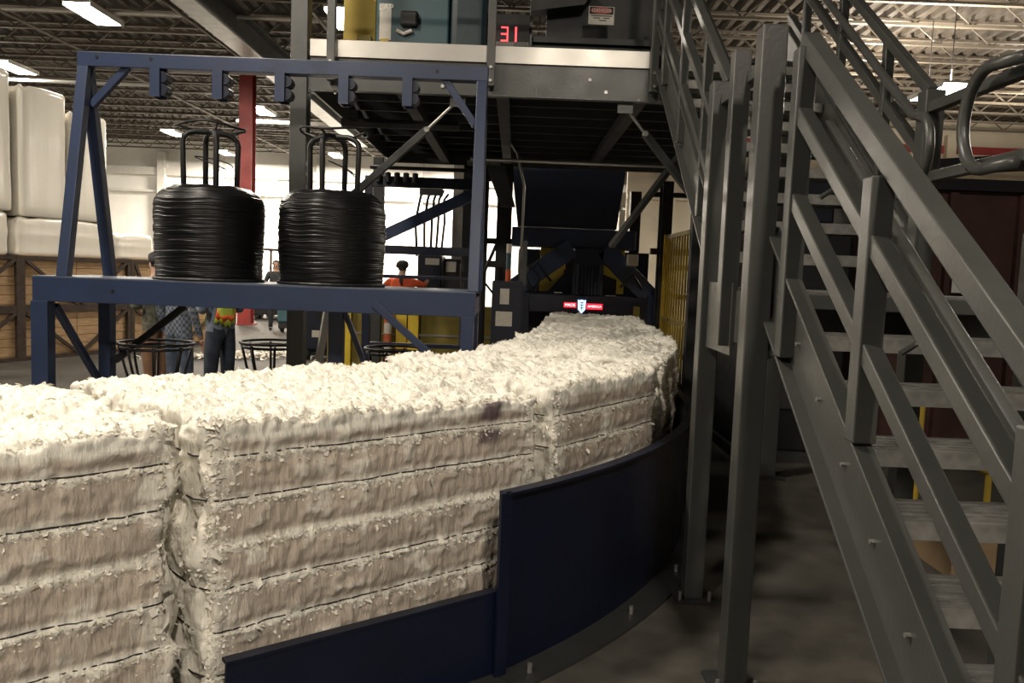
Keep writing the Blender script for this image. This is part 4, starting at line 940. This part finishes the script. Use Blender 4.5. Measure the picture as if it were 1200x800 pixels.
# ------------------------------------------------------------------ people
SKIN = mat('skin', (.42, .25, .17), .55, 0, .05, 20)
def plaid_mat():
    m = mat('plaid_cloth', (.10, .12, .16), .85, 0, .1, 20)
    nt = m.node_tree; n = nt.nodes; b = n['Principled BSDF']; tc = n.new('ShaderNodeTexCoord'); ck = n.new('ShaderNodeTexChecker')
    ck.inputs['Scale'].default_value = 30; ck.inputs[1].default_value = (.06, .075, .11, 1); ck.inputs[2].default_value = (.18, .20, .23, 1)
    nt.links.new(tc.outputs['Object'], ck.inputs['Vector']); nt.links.new(ck.outputs[0], b.inputs['Base Color'])
    return m
def person(label, loc, rz, arms, shirt, pants, shell_list, shoes=BLACK, sc=1.0, hem=.97, legs=(0, 0), fore='sleeve'):
    """arms: for (left, right) = (elbow xyz, wrist xyz); the figure faces -Y; one skinned body, cloth zones by bone"""
    V = []; E_ = []; Rr = []; T = []
    def v(p, r_, t, par=None):
        V.append(p); Rr.append(r_); T.append(t); i = len(V) - 1
        if par is not None: E_.append((par, i))
        return i
    pel = v((0, .0, .98), (.155, .115), 'torso'); sp = v((0, -.01, 1.14), (.150, .105), 'torso', pel); ch_ = v((0, 0, 1.32), (.175, .120), 'torso', sp)
    nk0 = v((0, .01, 1.45), (.085, .08), 'torso', ch_); nk = v((0, .0, 1.52), (.055, .058), 'skin', nk0)
    jaw = v((0, -.035, 1.575), (.062, .070), 'skin', nk); hd = v((0, -.01, 1.655), (.078, .092), 'head', jaw); v((0, .01, 1.725), (.062, .072), 'head', hd)
    v((0, -.118, 1.625), (.012, .016), 'skin', jaw)
    for s_ in (-1, 1): v((s_ * .088, .0, 1.63), (.012, .022), 'skin', hd)
    for si, s_ in enumerate((-1, 1)):
        hp = v((s_ * .095, 0, .90), (.092, .10), 'pants', pel); kn = v((s_ * .11, -.02 + legs[si] * .5, .50), (.066, .07), 'pants', hp); an = v((s_ * .115, .02 + legs[si], .12), (.055, .06), 'pants', kn)
        he = v((s_ * .115, .03 + legs[si], .055), (.045, .05), 'shoe', an); v((s_ * .13, -.15 + legs[si], .04), (.045, .036), 'shoe', he)
        eb, wr_ = arms[si]
        sh = v((s_ * .175, .01, 1.415), (.072, .075), 'sleeve', ch_); el = v(eb, (.048, .05), 'sleeve', sh); wr = v(wr_, (.034, .036), fore, el)
        d = (Vector(wr_) - Vector(eb)).normalized(); side = d.cross(Vector((0, 0, 1)))
        if side.length < .2: side = Vector((0, 1, 0))
        side.normalize(); pm = Vector(wr_) + d * .065
        pa = v(tuple(pm), (.036, .020), 'skin', wr)
        for k, (o_, l_) in enumerate(((-.030, .065), (-.010, .078), (.010, .072), (.029, .058))):
            b1 = pm + d * .03 + side * o_; f1 = v(tuple(b1), (.010, .010), 'skin', pa); f2_ = v(tuple(b1 + d * l_ * .55 + Vector((0, 0, -.012))), (.009, .009), 'skin', f1); v(tuple(b1 + d * l_ * .95 + Vector((0, 0, -.034))), (.008, .008), 'skin', f2_)
        t1 = v(tuple(pm - d * .02 + side * .045 * -s_), (.010, .010), 'skin', pa); v(tuple(pm + d * .025 + side * .062 * -s_), (.009, .009), 'skin', t1)
    me = bpy.data.meshes.new('tmp'); me.from_pydata(V, E_, [])
    o = bpy.data.objects.new('tmp', me); COL.objects.link(o)
    md = o.modifiers.new('skin', 'SKIN'); md.branch_smoothing = .6
    if not me.skin_vertices: me.attributes.new('skin', 'FLOAT', 'POINT')
    for i, (rr, dsk) in enumerate(zip(Rr, me.skin_vertices[0].data)): dsk.radius = rr; dsk.use_root = (i == 0)
    sb = o.modifiers.new('sub', 'SUBSURF'); sb.levels = 2; sb.render_levels = 2
    dg = bpy.context.evaluated_depsgraph_get(); bm_ = bpy.data.meshes.new_from_object(o.evaluated_get(dg))
    bpy.data.objects.remove(o); bpy.data.meshes.remove(me)
    root = thing('person', label, 'person', loc, rz, 'people on the hall floor'); root.scale = (sc,) * 3
    segs = [(np.array(V[a]), np.array(V[b]), T[b]) for a, b in E_]
    P = np.array([p.center[:] for p in bm_.polygons]); best = np.full(len(P), 9.); tg = np.empty(len(P), object)
    for a, b, t in segs:
        ab = b - a; u_ = np.clip(((P - a) @ ab) / (ab @ ab), 0, 1); dd = np.linalg.norm(P - a - u_[:, None] * ab, axis=1)
        w = dd < best; best[w] = dd[w]; tg[w] = t
    zones = {'torso': 0, 'sleeve': 0, 'pants': 1, 'shoe': 2, 'skin': 3, 'head': 3}
    mi = np.array([zones[t] for t in tg]); z = P[:, 2]
    mi[(tg == 'torso') & (z < hem)] = 1; mi[(tg == 'pants') & (z > hem)] = 0; mi[(tg == 'pants') & (z < .075)] = 2
    bm_.name = 'body'
    for m_ in (shirt, pants, shoes, SKIN): bm_.materials.append(m_)
    bm_.polygons.foreach_set('material_index', mi.astype(np.int32))
    link('body', bm_, None, root, smooth=True)
    co = np.array([x.co[:] for x in bm_.vertices]); no = np.array([x.normal[:] for x in bm_.vertices])
    for (nm, fn, off, m_) in shell_list:
        keep = [p for p, t, c_ in zip(bm_.polygons, tg, P) if fn(t, c_)]
        idx = {}; F = []
        for p in keep: F.append([idx.setdefault(i, len(idx)) for i in p.vertices])
        ids = list(idx); sv = co[ids] + no[ids] * off
        ms = bpy.data.meshes.new(nm); ms.from_pydata(sv.tolist(), [], F)
        so_ = link(nm, ms, m_, root, smooth=True); th = so_.modifiers.new('thick', 'SOLIDIFY'); th.thickness = off * .6; th.offset = -1
    for s_ in (-1, 1): MB().lathe([(.001, -.009), (.009, 0), (.001, .009)], (s_ * .032, -.098, 1.655), 8).build('eye', INK, root, smooth=True)
    return root
DENIM = mat('dark_denim', (.028, .036, .055), .85, 0, .3, 12); JEANS = mat('blue_denim', (.055, .075, .11), .85, 0, .3, 12); BROWNP = mat('brown_canvas', (.16, .085, .045), .85, 0, .2, 10)
LIME = mat('lime_vest', (.50, .62, .08), .6, 0, .1, 10); ORNG = mat('orange_stripe', (.85, .14, .03), .5, 0, .05, 10); OLIVE = mat('olive_jacket', (.075, .075, .055), .85, 0, .5, 25); GREYBL = mat('grey_blue_shirt', (.14, .17, .22), .8, 0, .15, 20)
ORSH = mat('orange_shirt', (.72, .11, .035), .75, 0, .15, 12); HAIR = mat('black_hair', (.012, .011, .010), .7, 0, .2, 50); CAPM = mat('dark_cap', (.03, .03, .035), .7); DARKCL = mat('dark_work_cloth', (.02, .022, .024), .85, 0, .2, 12)
hair = lambda t, c: t in ('head', 'skin') and (c[2] > 1.68 or (c[1] > -.03 and c[2] > 1.565)) and abs(c[0]) < .13 and c[2] > 1.5
tors = lambda lo, hi: (lambda t, c: t == 'torso' and lo < c[2] < hi and abs(c[0]) < .2)
bent = (((-.25, .02, 1.14), (-.13, -.25, 1.17)), ((.25, .02, 1.14), (.12, -.25, 1.17)))
down = (((-.26, .03, 1.13), (-.27, -.05, .88)), ((.26, .03, 1.13), (.27, -.05, .88)))
person('person in a lime and orange safety vest and dark jeans, holding a phone', (-2.96, 8.2, 0), R(-118), (((-.25, .02, 1.14), (-.10, -.24, 1.23)), ((.25, .02, 1.14), (.08, -.24, 1.23))), GREYBL, DENIM,
       [('safety_vest', tors(.98, 1.46), .014, LIME), ('vest_stripe', tors(1.07, 1.13), .017, ORNG), ('vest_stripe', tors(1.28, 1.34), .017, ORNG), ('belt', tors(.93, .975), .012, BLACK), ('cap', hair, .014, CAPM)], hem=.96)
person('person in a plaid shirt and blue jeans behind the left wire carrier', (-3.45, 8.35, 0), R(150), down, plaid_mat(), JEANS, [('hair', hair, .012, HAIR)], hem=.86)
person('person in brown trousers and a dark jacket, leftmost of the group', (-3.78, 8.6, 0), R(-120), bent, OLIVE, BROWNP, [('cap', hair, .014, CAPM)], hem=.88, legs=(-.06, .08))
person('person in dark work clothes standing far back below the platform', (-5.86, 20.0, 0), R(20), down, DARKCL, DARKCL, [('cap', hair, .014, CAPM)], legs=(.05, -.03))
person('person in an orange shirt reaching up to the dark hydraulic unit', (-1.76, 12.72, 0), R(172), (((-.34, -.10, 1.34), (-.40, -.24, 1.56)), ((.33, -.05, 1.25), (.28, -.22, 1.02))), ORSH, DENIM, [('hair', hair, .014, HAIR), ('strap', lambda t, c: t == 'torso' and abs(c[0] + .06 - (c[2] - 1.2) * .2) < .03 and 1.0 < c[2] < 1.46, .012, BLACK)], sc=1.03, fore='skin')
ph = thing('phone', 'dark phone held by the person in the safety vest', 'phone', (-3.27, 8.37, 1.23)); part('case', BLACK, ph, (-.04, -.075, 0), (.04, .075, .012), .003); part('screen', GREY_D, ph, (-.035, -.07, .012), (.035, .07, .014))

# torn pulp scraps lying on the far floor
n = 420; cx = rng.normal(0, .9, n); cy = rng.normal(0, .25, n); P = np.stack([-4.7 + cx * .7, 14.0 + cy + .25 * cx, rng.uniform(.0, .05, n)], 1)
T_ = rng.normal(0, .05, (n, 4, 3)); T_[:, :, 2] = np.abs(T_[:, :, 2]) * .6; Vt = (P[:, None, :] + T_).reshape(-1, 3); Vt[:, 2] = np.maximum(Vt[:, 2], .001)
Ft = np.arange(n * 4).reshape(n, 4); me = bpy.data.meshes.new('pulp_scraps'); me.from_pydata(Vt.tolist(), [], np.concatenate([Ft[:, [0, 1, 2]], Ft[:, [0, 2, 3]]]).tolist())
tag(link('pulp_scraps', me, FLUFF), 'white torn pulp scraps lying on the floor before the crates', 'pulp', kind='stuff')
